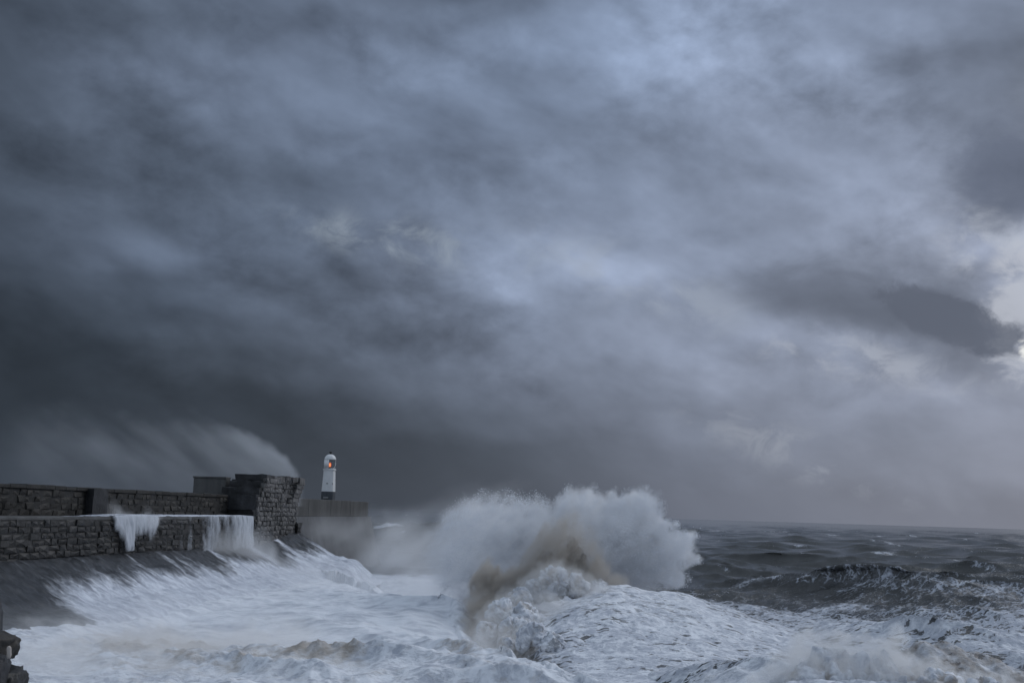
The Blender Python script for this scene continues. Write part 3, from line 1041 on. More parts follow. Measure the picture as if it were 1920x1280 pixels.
# ------------------------------------------------------------------ stone slope
def build_slope():
    s = np.arange(-24, S_B1 + 3.5, 0.17)
    t = np.arange(-0.4, 13.5, 0.17)
    S, T = np.meshgrid(s, t, indexing='ij')
    zb = base_z(S)
    fall = np.clip(T, 0, None)
    z = apron(fall, zb) + 0.25 - 1.6 * sst(fall, 9.0, 13.0)
    stk = fbm(S * 0.75, T * 0.16, octv=4)                    # ribs running down the slope
    blocks = fbm(S * 0.8, T * 0.45, octv=4, kind='b')
    endd = S_B1 + 2.6 - S
    z = z - 2.6 * (1 - sst(endd, 0.0, 2.6)) * (T > -9)
    rough_ = 0.35 * stk + 0.30 * blocks
    z = z + rough_ * sst(T, -0.2, 1.0)
    n = LW + T
    X = A0.x + DV.x * S + NV.x * n
    Y = A0.y + DV.y * S + NV.y * n
    # wash pouring back down: thick low down, thin ribbons near the wall, none on the nearest stretch
    cover = 1.25 * sst(T + 3.6 * fbm(S * 0.13, T * 0.10, octv=4), 0.6, 7.2)
    cover *= sst(S + 0.55 * T, -3.5, 3.0)
    for (px, wd, a) in ((392, 0.7, 0.8), (518, 0.9, 0.9), (470, 1.6, 0.7), (300, 0.5, 0.4), (240, 0.5, 0.35)):
        c = wall_s(px, LW)
        cover = np.maximum(cover, a * np.exp(-((S - c + 0.14 * T) / (wd + 0.10 * T)) ** 2))
    cover = cover - 0.22 * rough_ * (1 - 0.6 * sst(T, 4, 9))
    cover += 0.20 * (1 - sst(endd, 0, 5)) * sst(T, 1.5, 4) + 0.5 * sst(T, 5, 8.5) * sst(S, 2, 10)
    silt = np.zeros_like(S)
    V = np.stack([X, Y, z], -1).reshape(-1, 3)
    o = from_arrays('stone_slope', V, grid_faces(len(s), len(t)), M_SLOPE, attrs={'foam': np.clip(cover, 0, 1.2), 'silt': silt, 'ps': S, 'pt': T})
    tag(o, kind='structure')


m_, k_, o_ = mat("slope_stone_and_wash")
S_, T_ = k_.attr('ps'), k_.attr('pt')
pv = k_.xyz(S_, k_.m('MULTIPLY', T_, 0.30), 0.0)
pv2 = k_.xyz(S_, k_.m('MULTIPLY', T_, 0.5), 4.0)
n1 = k_.noise(pv, 0.75, 6, 0.62, 0.7)
n2 = k_.noise(pv2, 1.7, 6, 0.64, 0.6)
cov = k_.attr('foam')
f = k_.m('ADD', cov, k_.m('MULTIPLY', k_.m('SUBTRACT', k_.m('MULTIPLY_ADD', n1, 0.5, k_.m('MULTIPLY', n2, 0.5)), 0.5), 1.7))
f = k_.rng(f, 0.12, 1.0)
stc = k_.mixc(k_.rng(n2, 0.35, 0.7), (0.016, 0.018, 0.021), (0.05, 0.054, 0.062))
stc = k_.mixc(k_.m('MULTIPLY', k_.rng(n1, 0.55, 0.75), 0.4), stc, (0.10, 0.11, 0.125))
WSH = k_.mixc(k_.rng(k_.m('MULTIPLY_ADD', n2, 0.6, k_.m('MULTIPLY', n1, 0.5)), 0.42, 0.72), (0.40, 0.43, 0.50), (0.72, 0.76, 0.83))
principled(k_, o_, k_.mixc(f, stc, WSH), k_.mixf(f, 0.42, 0.75), k_.bump(k_.m('ADD', n1, n2), 0.6, 0.2), 0.45)
M_SLOPE = m_
build_slope()


# ------------------------------------------------------------------ lighthouse
def lathe(name, prof, seg, material, parent, a0=0.0, a1=360.0, smooth=False, turn=0.0):
    closed = abs(a1 - a0) >= 359.9
    n = seg if closed else seg + 1
    V, Fc = [], []
    for i in range(n):
        a = R(a0 + (a1 - a0) * i / seg + turn)
        for (r_, z) in prof:
            V.append((r_ * math.sin(a), -r_ * math.cos(a), z))       # angle 0 faces the camera
    m = len(prof)
    for i in range(seg):
        j = (i + 1) % n
        for q in range(m - 1):
            Fc.append((i * m + q, j * m + q, j * m + q + 1, i * m + q + 1))
    me = bpy.data.meshes.new(name)
    me.from_pydata(V, [], Fc)
    return link(name, me, material, parent, smooth)


LP = at(615, 935, 188)
LH = empty('lighthouse', (LP.x, LP.y, LEDGE + 0.2), math.atan2(LP.x, LP.y) * -1)
tag(LH, 'small white six-sided lighthouse with domed lantern, black foot and glowing red lamp', 'lighthouse')
k = 188 / 2000.0                                    # metres per pixel of the photograph there
zt = lambda py: (at(615, py, 188).z - LEDGE - 0.2)
zg, zb_, zd, ztop = zt(880), zt(921), zt(862), zt(851)
lathe('tower', [(1.20, zb_), (1.02, zg - 0.12), (0.0, zg - 0.12)], 6, M_WHITE, LH, turn=38)
lathe('foot_band', [(1.30, 0), (1.215, zb_), (1.19, zb_ + 0.001)], 6, M_BLACK, LH, turn=38)
lathe('gallery', [(0.95, zg - 0.16), (1.13, zg - 0.12), (1.15, zg + 0.04), (1.15, zg + 0.10), (0.85, zg + 0.11)], 6, M_WHITE, LH, turn=38)
RL = 1.03
z0, z1 = zg + 0.10, zd
# lantern: solid drum with an opening to the right, half of it glazed all round the back
lathe('lantern_wall', [(RL - 0.09, z0), (RL, z0), (RL, z1), (RL - 0.09, z1)], 20, M_WHITE, LH, -150, -10, True)
lathe('sill', [(RL, z0), (RL, z0 + 0.10), (RL - 0.1, z0 + 0.10)], 24, M_WHITE, LH, -10, 210, True)
dome = [(RL - 0.1, z1)] + [(RL * math.cos(a) ** 0.9, z1 + (ztop - z1) * math.sin(a)) for a in np.linspace(0, math.pi / 2 - 0.12, 9)] + [(0.0, ztop)]
lathe('dome', dome, 28, M_WHITE, LH, smooth=True)
lathe('vent', [(0.0, ztop - 0.1), (0.20, ztop - 0.1), (0.17, ztop + 0.18), (0.25, ztop + 0.2), (0.25, ztop + 0.38), (0.12, ztop + 0.47), (0.0, ztop + 0.47)], 14, M_CAP, LH)
for a0_ in (62, 120, 168):
    v = lathe('glazing_bar', [(RL - 0.07, z0 + .1), (RL, z0 + .1), (RL, z1), (RL - 0.07, z1)], 1, M_WHITE, LH, a0_, a0_ + 4)
# slanting bar across the glazing
V, Fc = [], []
for i in range(13):
    q = i / 12
    a = R(92 - 50 * q * q)
    z = z1 - (z1 - z0 - 0.1) * q
    b = len(V)
    for (dr, dz_) in ((0.0, 0.04), (0.0, -0.04), (0.05, 0.0)):
        rr_ = RL - 0.05 + dr
        V.append((rr_ * math.sin(a), -rr_ * math.cos(a) , z + dz_))
    if i:
        for q_ in range(3):
            Fc.append((b - 3 + q_, b - 3 + (q_ + 1) % 3, b + (q_ + 1) % 3, b + q_))
me = bpy.data.meshes.new('slanting_bar')
me.from_pydata(V, [], Fc)
link('slanting_bar', me, M_WHITE, LH)
m_, k_, o_ = mat("lantern_glass")
tr, gl = k_.node('ShaderNodeBsdfTransparent'), k_.node('ShaderNodeBsdfGlossy')
gl.inputs['Roughness'].default_value = 0.08
tr.inputs['Color'].default_value = (0.8, 0.84, 0.87, 1)
mx = k_.node('ShaderNodeMixShader')
mx.inputs[0].default_value = 0.10
k_.l.new(tr.outputs[0], mx.inputs[1])
k_.l.new(gl.outputs[0], mx.inputs[2])
k_.l.new(mx.outputs[0], o_.inputs[0])
lathe('glass', [(RL - 0.045, z0 + 0.1), (RL - 0.045, z1)], 24, m_, LH, -10, 210, True)
lathe('lamp_base', [(0.36, z0), (0.36, z0 + 0.36), (0.0, z0 + 0.36)], 12, M_CAP, LH)
m_, k_, o_ = mat("red_lamp")
lw_ = k_.node('ShaderNodeLayerWeight')
lw_.inputs['Blend'].default_value = 0.35
ec = k_.mixc(k_.rng(lw_.outputs['Facing'], 0.02, 0.30), (1.0, 0.36, 0.12), (0.50, 0.018, 0.006))
em = k_.node('ShaderNodeEmission')
k_.put(em.inputs[0], ec)
em.inputs[1].default_value = 1.25
k_.l.new(em.outputs[0], o_.inputs[0])
lathe('lamp', [(0.0, z0 + 0.34), (0.18, z0 + 0.36), (0.24, z0 + 0.55), (0.24, z0 + 0.95), (0.16, z0 + 1.1), (0.0, z0 + 1.15)], 14, m_, LH, smooth=True)
# dark shield and posts behind the lamp
lathe('lamp_shield', [(0.46, z0), (0.46, z1 - 0.1)], 8, M_CAP, LH, 196, 300)
lathe('lamp_rail', [(0.42, z1 - 0.12), (0.42, z1 - 0.02), (0.0, z1 - 0.02)], 12, M_CAP, LH)


def small_box(name, c, d, material, parent):
    me = bpy.data.meshes.new(name)
    bm = bmesh.new()
    bmesh.ops.create_cube(bm, size=1, matrix=Matrix.Translation(c) @ Matrix.Diagonal((*d, 1)))
    bmesh.ops.bevel(bm, geom=bm.edges[:], offset=min(d) * 0.2, segments=1, affect='EDGES')
    bm.to_mesh(me)
    bm.free()
    return link(name, me, material, parent)


M_GREY = plain("grey_metal", (0.25, 0.26, 0.27), 0.5)
zq = zt(906)
small_box('plaque', (-0.30, -1.055, zq), (0.30, 0.09, 0.20), M_GREY, LH)
small_box('slit_window', (0.62, -0.86, zq - 0.05), (0.13, 0.22, 0.34), M_GREY, LH)
small_box('pale_notice', (-0.42, -1.18, zt(932.5)), (0.85, 0.12, 0.28), M_GREY, LH)


# ------------------------------------------------------------------ falling water
m_, k_, o_ = mat("falling_water")
P_ = k_.node('ShaderNodeTexCoord').outputs['Object']
fx = k_.attr('ps')
fz = k_.attr('pt')
q1 = k_.noise(k_.xyz(fx, k_.m('MULTIPLY', fz, 0.22), 0.0), 1.5, 6, 0.65, 0.5)
q2 = k_.noise(k_.xyz(fx, k_.m('MULTIPLY', fz, 0.15), 7.0), 5.0, 5, 0.65, 0.3)
al = k_.m('ADD', k_.attr('foam'), k_.m('MULTIPLY', k_.m('SUBTRACT', k_.m('MULTIPLY_ADD', q1, 0.6, k_.m('MULTIPLY', q2, 0.4)), 0.5), 1.9))
al = k_.rng(al, 0.22, 0.95, 0.0, 0.92)
b_ = principled(k_, o_, k_.mixc(q1, (0.30, 0.325, 0.37), (0.66, 0.70, 0.76)), 0.7, k_.bump(q2, 0.4, 0.1), 0.3, Alpha=al)
M_FALL = m_


def cascade(name, px0, px1, zlo, label, dens, seed, lip=0.5):
    s0, s1 = wall_s(px0, LW + 0.3), wall_s(px1, LW + 0.3)
    s, t = np.linspace(s0 - 0.4, s1 + 0.4, 110), np.linspace(0, 1, 60)
    S, T = np.meshgrid(s, t, indexing='ij')
    top = LEDGE + 0.10
    z = np.where(T < 0.1, top + 0 * T, top - (T - 0.1) / 0.9 * (top - zlo))
    n = np.where(T < 0.1, LW - 1.6 + (1.6 + lip * 0.3) * T / 0.1, LW + lip * 0.3 + lip * np.sqrt(np.clip(T - 0.1, 0, 1)) * 0.9)
    bump_ = fbm(S * 1.3 + seed, T * 1.2, octv=4)
    n = n + 0.30 * bump_ * sst(T, 0.08, 0.3)
    X = A0.x + DV.x * S + NV.x * n
    Y = A0.y + DV.y * S + NV.y * n
    jag = 0.5 * fbm(T * 3 + seed, S * 0.5, octv=3)
    e = sst(S + jag, s0 - 0.4, s0 + 0.9) * (1 - sst(S + jag, s1 - 0.9, s1 + 0.4))
    fo = (dens(S, T, (S - s0) / (s1 - s0)) + 0.55 * fbm(S * 0.55 + seed * 3, T * 0.7, octv=3)) * e - (1 - e) * 0.6
    front = np.stack([X, Y, z], -1).reshape(-1, 3)
    back = np.stack([X - NV.x * 0.12, Y - NV.y * 0.12, z - 0.06], -1).reshape(-1, 3)
    Fq = grid_faces(len(s), len(t))
    o = from_arrays(name, np.concatenate([front, back]), np.concatenate([Fq, Fq[:, ::-1] + len(front)]), M_FALL, attrs={'foam': np.tile(fo.ravel(), 2), 'ps': np.tile((S + seed).ravel(), 2), 'pt': np.tile((z + 0 * S).ravel(), 2)})
    tag(o, label, 'waterfall', 'water pouring off the ledge')
    return o


cascade('cascade', 378, 480, 4.5, 'wide curtain of white water pouring off the ledge beside the bastion', lambda S, T, u: 0.56 + 0.36 * sst(u, 0.3, 0.9) - 0.10 * T - 0.25 * np.exp(-((u - 0.42) / 0.09) ** 2), 3.0)
cascade('cascade', 212, 304, 5.2, 'short ragged splash of white water spilling over the ledge farther left', lambda S, T, u: 1.05 - 1.9 * np.clip(T - 0.10 - 0.75 * np.exp(-((u - 0.34) / 0.13) ** 2) - 0.28 * np.exp(-((u - 0.74) / 0.10) ** 2), 0, 1), 9.0)
cascade('cascade', 305, 372, 4.6, 'thin dribbles of water down the wall between the two falls', lambda S, T, u: 0.02 + 0.10 * np.sin(S * 3) + 0.12 * T, 15.0, 0.25)

# foam lying along the ledge
s, t = np.linspace(wall_s(85, 2), wall_s(470, 3), 260), np.linspace(0, 1, 10)
S, T = np.meshgrid(s, t, indexing='ij')
grow = sst(S, s[0], s[0] + 12)
wd = 0.5 + 3.2 * grow
n = LW - 0.15 - wd * (1 - T)
z = LEDGE + 0.0 + 0.14 * grow * (1 + fbm(S * 0.8, T * 2, octv=3)) * np.sin(T * math.pi) ** 0.5 + 0.01
X, Y = A0.x + DV.x * S + NV.x * n, A0.y + DV.y * S + NV.y * n
o = from_arrays('ledge_foam', np.stack([X, Y, z], -1).reshape(-1, 3), grid_faces(len(s), len(t)), M_WAVE, attrs={'foam': np.clip(0.55 + 0.35 * grow + 0.55 * fbm(S * 0.5, T * 1.5, octv=4), 0, 1), 'silt': 0 * S})
tag(o, kind='stuff')


# ------------------------------------------------------------------ the breaking wave
def build_wave():
    x = np.arange(-6, 38, 0.14)
    y = np.arange(57, 112, 0.16)
    X, Y = np.meshgrid(x, y, indexing='ij')
    z = mound(X, Y)
    m = sst(z, -0.6, 1.0)
    le = np.interp(Y, LEy, LEx)
    b = fbm(X * 0.30, Y * 0.22, octv=5, kind='b')
    n = fbm(X * 0.11, Y * 0.09, octv=3)
    lipz = np.exp(-((X - le - 1.2) / 2.2) ** 2)
    z = z + m * (0.30 * b * (1 + 2.6 * lipz) + 0.55 * n)
    z += m * 0.08 * fbm(X * 0.9, Y * 0.7, octv=3, kind='r')
    foam = 0.95 - 0.20 * sst(fbm(X * 0.13 + 5, Y * 0.10, octv=3), 0.05, 0.45) - 0.10 * sst(-b, 0.1, 0.4)
    foam -= 0.35 * sst(X, 20, 33)
    foam += 0.12 * gauss(X, Y, 9, 93, 12, 7)
    foam -= 0.75 * np.exp(-((X - le - 0.2) / 1.5) ** 2) * (1 - 0.8 * sst(fbm(X * 0.5, Y * 0.3, octv=4), 0.0, 0.3))
    silt = 1.0 * np.exp(-((X - le) / 1.9) ** 2) * sst(Y, 64, 70) + 0.22 * gauss(X, Y, 8, 98, 10, 3.0)
    silt += 0.25 * gauss(X, Y, 16, 95, 5, 2.5)
    o = from_arrays('breaking_wave', np.stack([X, Y, z], -1).reshape(-1, 3), grid_faces(len(x), len(y)), M_WAVE, attrs={'foam': np.clip(foam, 0, 1), 'silt': np.clip(silt, 0, 1)})
    tag(o, 'broad foam-covered swell in front of the tall burst of spray', 'wave')


build_wave()

_ico = {}


def ico(sub):
    if sub not in _ico:
        bm = bmesh.new()
        bmesh.ops.create_icosphere(bm, subdivisions=sub, radius=1)
        bm.verts.ensure_lookup_table()
        _ico[sub] = (np.array([v.co[:] for v in bm.verts]), np.array([[v.index for v in f.verts] for f in bm.faces]))
        bm.free()
    return _ico[sub]


def lumps(name, items, material, parent=None, amp=0.45, freq=0.9, sub=5, silt0=0.3):
    """Boiling heads of foam: rounded masses with billowing surfaces, joined in one skin of water."""
    VV, FF, fo, si, off = [], [], [], [], 0
    for (p, rx, ry, rz, st) in items:
        v, f = ico(sub)
        q = v * np.array([rx, ry, rz]) + np.array(p)
        b = fbm(q[:, 0] * freq, q[:, 1] * freq, q[:, 2] * freq, 6, 0.6, 'b')
        n = fbm(q[:, 0] * 0.35, q[:, 1] * 0.35, q[:, 2] * 0.35, 2)
        q = q + v * ((b * amp + n * 0.9 * amp) * min(rx, ry, rz))[:, None]
        VV.append(q)
        FF.append(f + off)
        off += len(v)
        fo.append(np.ones(len(v)))
        si.append(np.full(len(v), st) - 0.9 * b)
    o = from_arrays(name, np.concatenate(VV), np.concatenate(FF), material, parent, attrs={'foam': np.concatenate(fo), 'silt': np.clip(np.concatenate(si), 0, 1)})
    return tag(o, kind='stuff')


def L(px, py, D, r_, st=0.3, ry=None, rz=None):
    m = D / 2000.0
    return (at(px, py, D), r_ * m, (ry or r_) * m, (rz or r_) * m, st)


spl = tag(empty('wave_splash', at(1090, 1110, 100)), 'huge burst of white spray with a brown core thrown up by the wave', 'splash')
spl.location = (0, 0, 0)
lumps('foam_head', [L(1040, 1097, 97, 30, .45), L(1080, 1103, 97, 22, .5), L(1005, 1107, 97, 22, .35), L(975, 1133, 95, 26, .5), L(940, 1155, 92, 26, .4),
                    L(915, 1183, 88, 21, .35), L(960, 1185, 88, 30, .3), L(1000, 1200, 82, 26, .2), L(1035, 1210, 80, 21, .15), L(985, 1165, 90, 30, .3), L(950, 1210, 84, 17, .6), L(1120, 1105, 98, 21, .3)], M_WAVE, spl, amp=0.58, freq=0.9)

# spray ------------------------------------------------------------------
OUT = [(838, 1165), (800, 1120), (770, 1060), (785, 1000), (830, 950), (870, 925), (910, 915), (955, 914), (1000, 918), (1035, 924), (1068, 906), (1115, 910), (1160, 918), (1215, 912), (1240, 925), (1248, 950), (1250, 968), (1285, 990),
       (1310, 992), (1295, 1020), (1308, 1050), (1280, 1072), (1296, 1088), (1272, 1112), (1180, 1118), (1080, 1120), (960, 1150), (880, 1180)]
OUTa = np.array(OUT, float)


def inside(px, py, poly):
    c = np.zeros(len(px), bool)
    n = len(poly)
    for i in range(n):
        x0, y0 = poly[i]
        x1, y1 = poly[(i + 1) % n]
        cond = ((y0 > py) != (y1 > py)) & (px < (x1 - x0) * (py - y0) / (y1 - y0 + 1e-9) + x0)
        c ^= cond
    return c


def edge_dist(px, py, poly):
    d = np.full(len(px), 1e9)
    n = len(poly)
    for i in range(n):
        a, b = np.array(poly[i], float), np.array(poly[(i + 1) % n], float)
        ab = b - a
        t = np.clip(((px - a[0]) * ab[0] + (py - a[1]) * ab[1]) / (ab @ ab), 0, 1)
        d = np.minimum(d, np.hypot(px - a[0] - t * ab[0], py - a[1] - t * ab[1]))
    return d


M_SPRAY = spray_mat("white_spray")
M_SILTY = spray_mat("brown_spray", (0.955, 0.925, 0.885))
Y_PL = 107.0


SHREDS = []


def plume(X, Y, Z):
    sd, px, py = outline(OUT, X, Z, Y_PL)
    rx, ry = px - 1110, 1090 - py
    th, rho = np.arctan2(ry, rx), np.hypot(rx, ry)
    right = 0.25 + 0.75 * sst(px, 960, 1180)
    jet = fbm(th * 3.2 + 0 * Y, rho * 0.005 + 0 * Y, Y * 0.20, 4, 0.6)
    jet2 = fbm(th * 9.0 + 0.25 * X, rho * 0.016 + 0.1 * Z, Y * 0.5, 4, 0.62)
    clump = fbm(X * 0.6, Y * 0.5, Z * 0.6, 5, 0.72)
    shred = fbm((X * np.cos(0.6) - Z * np.sin(0.6)) * 1.1, Y * 0.8, (X * np.sin(0.6) + Z * np.cos(0.6)) * 0.35, 4, 0.72)
    sdj = sd + (0.5 + 1.6 * right) * jet + (0.3 + 0.7 * right) * jet2 + 1.1 * clump
    H = 1.2 + 4.6 * sst(sd, 0, 5)
    bulge = 2.2 * fbm(X * 0.2, Z * 0.2, 0.0, 4)
    yp = 1 - sst(np.abs(Y - Y_PL - bulge) / H, 0.35, 1.0)
    tb = fbm(X * 0.34, Y * 0.32, Z * 0.38, 5, 0.74, 'b')
    st = fbm(th * 5 + 0.15 * X, rho * 0.010 + 0.05 * Z, Y * 0.3 + 5, 5, 0.62)
    edge = sst(sdj / (2.6 - 2.05 * right), 0.0, 1.0)
    d = edge * yp * np.clip(0.34 + 0.22 * right - 1.0 * tb + 1.3 * st + 0.9 * shred, 0.015, 2.6)
    fade = 0.16 + 0.84 * sst(px + 90 * tb - 0.25 * (py - 1000), 770, 900)
    core = 1 - 0.97 * np.exp(-((px - 1066) / 70) ** 2 - ((py - 1050) / 60) ** 2) * sst(-(Y - Y_PL), -3.0, 0.0)
    core = core * (1 - 0.95 * np.exp(-((px - 925) / 46) ** 2 - ((py - 1125) / 80) ** 2))
    out_ = 1.35 * d * fade * core
    # larger drops and shreds of water ride in the outer, camera-side part of the burst
    pr_ = (out_ * np.clip(0.1 + 1.6 * shred + 1.2 * clump, 0, None) * sst(-(Y - Y_PL), -1.0, 1.5)).ravel()
    pr_ = np.cumsum(pr_ / pr_.sum())
    k_ = np.searchsorted(pr_, rng.uniform(size=60000)).clip(0, X.size - 1)
    jit = rng.normal(size=(60000, 3)) * np.array([0.12, 0.3, 0.12])
    SHREDS.append(np.stack([X.ravel()[k_], Y.ravel()[k_], Z.ravel()[k_]], -1) + jit)
    return out_


lo_, hi_ = box_of(OUT, Y_PL, 6.5, 1.6)
tag(grid_fog('spray', lo_, hi_, (0.16, 0.45, 0.16), plume, M_SPRAY, spl), kind='stuff')

COREP = [(985, 1105), (1000, 1030), (1040, 975), (1085, 952), (1125, 985), (1150, 1050), (1215, 1095), (1100, 1118)]


def core_fog(X, Y, Z):
    sd, px, py = outline(COREP, X, Z, 104.0)
    st = fbm((X - 0.8 * Z) * 0.5, Y * 0.4, (Z + 0.8 * X) * 0.14, 5, 0.6)
    yp = 1 - sst(np.abs(Y - 104.5) / 3.0, 0.4, 1)
    return 0.11 * sst(sd + 1.6 * st, -0.4, 2.0) * yp * np.clip(0.3 + 2.0 * st, 0.0, 2)


lo_, hi_ = box_of(COREP, 104.0, 3.4, 1.4)
tag(grid_fog('brown_spray', lo_, hi_, (0.16, 0.4, 0.16), core_fog, M_SILTY, spl), kind='stuff')

# the wave's own brown water, flung up in torn folds inside the spray
WALLW = [(880, 1205), (876, 1150), (893, 1080), (915, 1050), (945, 1075), (975, 1060), (1005, 1010), (1040, 975), (1080, 950), (1110, 985), (1128, 1050), (1175, 1095), (1090, 1105), (1000, 1120), (940, 1160), (905, 1200)]


def silty(X, Y, Z):
    sd, px, py = outline(WALLW, X, Z, 101.0)
    y0 = 98.6 - 11 * sst(py, 1085, 1200)
    lean = X * 0.75 - Z * 0.45
    up = X * 0.45 + Z * 0.75
    wx = 1.2 * fbm(X * 0.25, Z * 0.25, 0.0, 3)
    fold = fbm((lean + wx) * 0.55, Y * 0.35, up * 0.16, 5, 0.72)
    rip = fbm(X * 0.8, Y * 0.7, Z * 0.7, 4, 0.72, 'b')
    yp = 1 - sst(np.abs(Y - y0 - 2.5 * fold) / 2.0, 0.25, 1)
    low = sst(py, 960, 1120)
    return (1.0 + 0.5 * low) * (1 + 1.6 * (1 - sst(px, 930, 985))) * sst(sd + 1.8 * fold - 0.5 * rip, -0.2, 0.9) * yp * np.clip(0.35 + 2.4 * fold - 0.8 * rip, 0.0, 2)


lo_, hi_ = box_of(WALLW, 101.0, 4.5, 1.2)
lo_, hi_ = (lo_[0], 84.0, lo_[2] - 1.0), (hi_[0], 103.0, hi_[2])
tag(grid_fog('brown_spray', lo_, hi_, (0.14, 0.35, 0.14), silty, spray_mat("brown_water_spray", (0.665, 0.63, 0.585)), spl), kind='stuff')

BASE = [(884, 1206, 88), (908, 1180, 90), (960, 1140, 94), (1020, 1112, 97), (1085, 1100, 100), (1140, 1098, 101)]
CREST = [(886, 1190, 90), (910, 1140, 95), (955, 1100, 98), (1015, 1040, 100), (1072, 1002, 101), (1118, 1072, 102)]
u, v = np.linspace(0, 1, 220), np.linspace(0, 1, 120)
U, V_ = np.meshgrid(u, v, indexing='ij')
tk = np.linspace(0, 1, 6)
B3, C3 = np.array([at(*q)[:] for q in BASE]), np.array([at(*q)[:] for q in CREST])
sm_ = lambda A: np.stack([np.interp(U, tk, A[:, q]) for q in range(3)], -1)
Pb, Pc_ = sm_(B3), sm_(C3)
rag = 1 + 0.35 * fbm(U * 8, 0 * U + 3, octv=5)
W_ = Pb + (Pc_ - Pb) * (V_ * rag)[..., None]
W_[..., 1] += 0.8
lean, up_ = W_[..., 0] * 0.75 - W_[..., 2] * 0.55, W_[..., 0] * 0.5 + W_[..., 2] * 0.75
fold = fbm(lean * 0.7, up_ * 0.16, octv=6, rough=0.62, kind='b')
fold2 = fbm(W_[..., 0] * 0.25, W_[..., 2] * 0.2, octv=3)
W_[..., 1] += 1.5 * fold + 2.0 * fold2 + 1.2 * np.sin(V_ * 2.2)
W_[..., 0] += 0.8 * fbm(lean * 0.8 + 9, up_ * 0.25, octv=5)
W_[..., 2] += 0.7 * fbm(W_[..., 0] * 0.7, W_[..., 2] * 0.7 + 4, octv=5) * V_
fo = 0.32 + 0.85 * fbm(lean * 0.8 + 4, up_ * 0.14, octv=5) + 0.45 * sst(V_, 0.5, 1.0)
thick_ = W_.reshape(-1, 3) + np.array([0, 0.5, 0])
Fq = grid_faces(220, 120)
from_arrays('water_wall', np.concatenate([W_.reshape(-1, 3), thick_]), np.concatenate([Fq[:, ::-1], Fq + thick_.shape[0]]), M_BROWN, spl, attrs={'foam': np.tile(np.clip(fo, 0, 0.95).ravel(), 2), 'silt': np.tile((0.80 - 0.5 * fo).ravel(), 2), 'flow': np.zeros(2 * U.size)})

HEADS = [(895, 1205), (890, 1170), (925, 1130), (975, 1100), (1015, 1068), (1060, 1062), (1105, 1082), (1150, 1115), (1075, 1135), (1060, 1200), (1020, 1232), (950, 1215)]


def head_fog(X, Y, Z):
    sd, px, py = outline(HEADS, X, Z, 90.0)
    y0 = 96.5 - 14 * sst(py, 1095, 1215)
    tb = fbm(X * 0.50, Y * 0.45, Z * 0.50, 5, 0.68, 'b')
    lg = fbm(X * 0.25 + 7, Y * 0.22, Z * 0.25, 3, 0.5, 'b')
    yp = 1 - sst((np.abs(Y - y0) + 1.5 * tb + 1.2 * lg) / 2.4, 0.55, 1)
    return 0.55 * sst(sd - 1.3 * tb - 0.8 * lg + 0.3, 0.0, 0.9) * yp * np.clip(0.5 - 0.8 * tb, 0.05, 1.2)


lo_, hi_ = box_of(HEADS, 90.0, 10.5, 0.8)
tag(grid_fog('head_spray', lo_, hi_, (0.13, 0.3, 0.13), head_fog, spray_mat("warm_spray", (0.985, 0.98, 0.972)), spl), kind='stuff')

DRIFT = [(650, 1085), (690, 1010), (720, 965), (780, 940), (840, 915), (930, 900), (1000, 905), (990, 1000), (960, 1140), (880, 1205), (780, 1165)]


def drift_fog(X, Y, Z):
    sd, px, py = outline(DRIFT, X, Z, 116.0)
    q = fbm((X + 0.5 * Z) * 0.10, Y * 0.1, (Z - 0.5 * X) * 0.26, 5, 0.6)
    yp = 1 - sst(np.abs(Y - 116) / 7.5, 0.3, 1)
    return 0.17 * sst(sd + 2.2 * q, -0.5, 4.5) * yp * np.clip(0.5 + 1.1 * q, 0, 2) * (0.35 + 0.65 * sst(py, 930, 1050))


lo_, hi_ = box_of(DRIFT, 116.0, 8, 1.5)
tag(grid_fog('drifting_spray', lo_, hi_, (0.3, 0.8, 0.3), drift_fog, M_SPRAY), kind='stuff')


def jets(n, seed, cx, cy, poly, D, thick, rlo, rhi, amin=-180, amax=180, per=60, reach=1.06, spread=2.2):
    """Drops thrown outwards along jets from the heart of the burst."""
    rs = np.random.default_rng(seed)
    P, Rr = [], []
    poly_ = np.array(poly, float)
    for _ in range(n):
        a = R(rs.uniform(amin, amax))
        dirv = np.array([math.cos(a), -math.sin(a)])
        tt = np.linspace(10, 700, 140)
        q = np.array([cx, cy]) + tt[:, None] * dirv
        ins = inside(q[:, 0], q[:, 1], poly)
        if not ins.any():
            continue
        Rm = tt[ins].max()
        length = rs.uniform(8, 110)
        R1 = Rm * rs.uniform(0.82, reach)
        Dj = D + rs.uniform(-thick, thick)
        bend = rs.uniform(-0.08, 0.02)
        for q_ in range(per):
            u = rs.uniform() ** 0.6
            r_ = R1 - length * u
            sp = spread * (0.15 + u) * rs.normal()
            perp = np.array([-dirv[1], dirv[0]])
            pt = np.array([cx, cy]) + dirv * r_ + perp * (sp + bend * r_ * 0.1)
            P.append(at(pt[0], pt[1], Dj + 0.1 * sp)[:])
            Rr.append(rs.uniform(rlo, rhi) * (0.5 + 0.5 * u))
    return np.array(P), np.array(Rr)


p1, r1 = jets(700, 3, 1120, 1060, OUT, 106, 3.5, 0.010, 0.030, -15, 80, 80, 1.07, 6.0)
p2, r2 = jets(420, 4, 1060, 1050, OUT, 106, 3.5, 0.008, 0.022, 60, 165, 45, 1.03, 4.0)
p2, r2 = p2[rng.uniform(size=len(p2)) < sst(p2[:, 0], -9, 3)], r2[:]
r2 = rng.uniform(0.008, 0.02, len(p2))
tag(drops('droplets', np.concatenate([p1, p2, SHREDS[0]]), np.concatenate([r1, r2, rng.uniform(0.010, 0.038, len(SHREDS[0]))]), M_DROP, spl), kind='stuff')

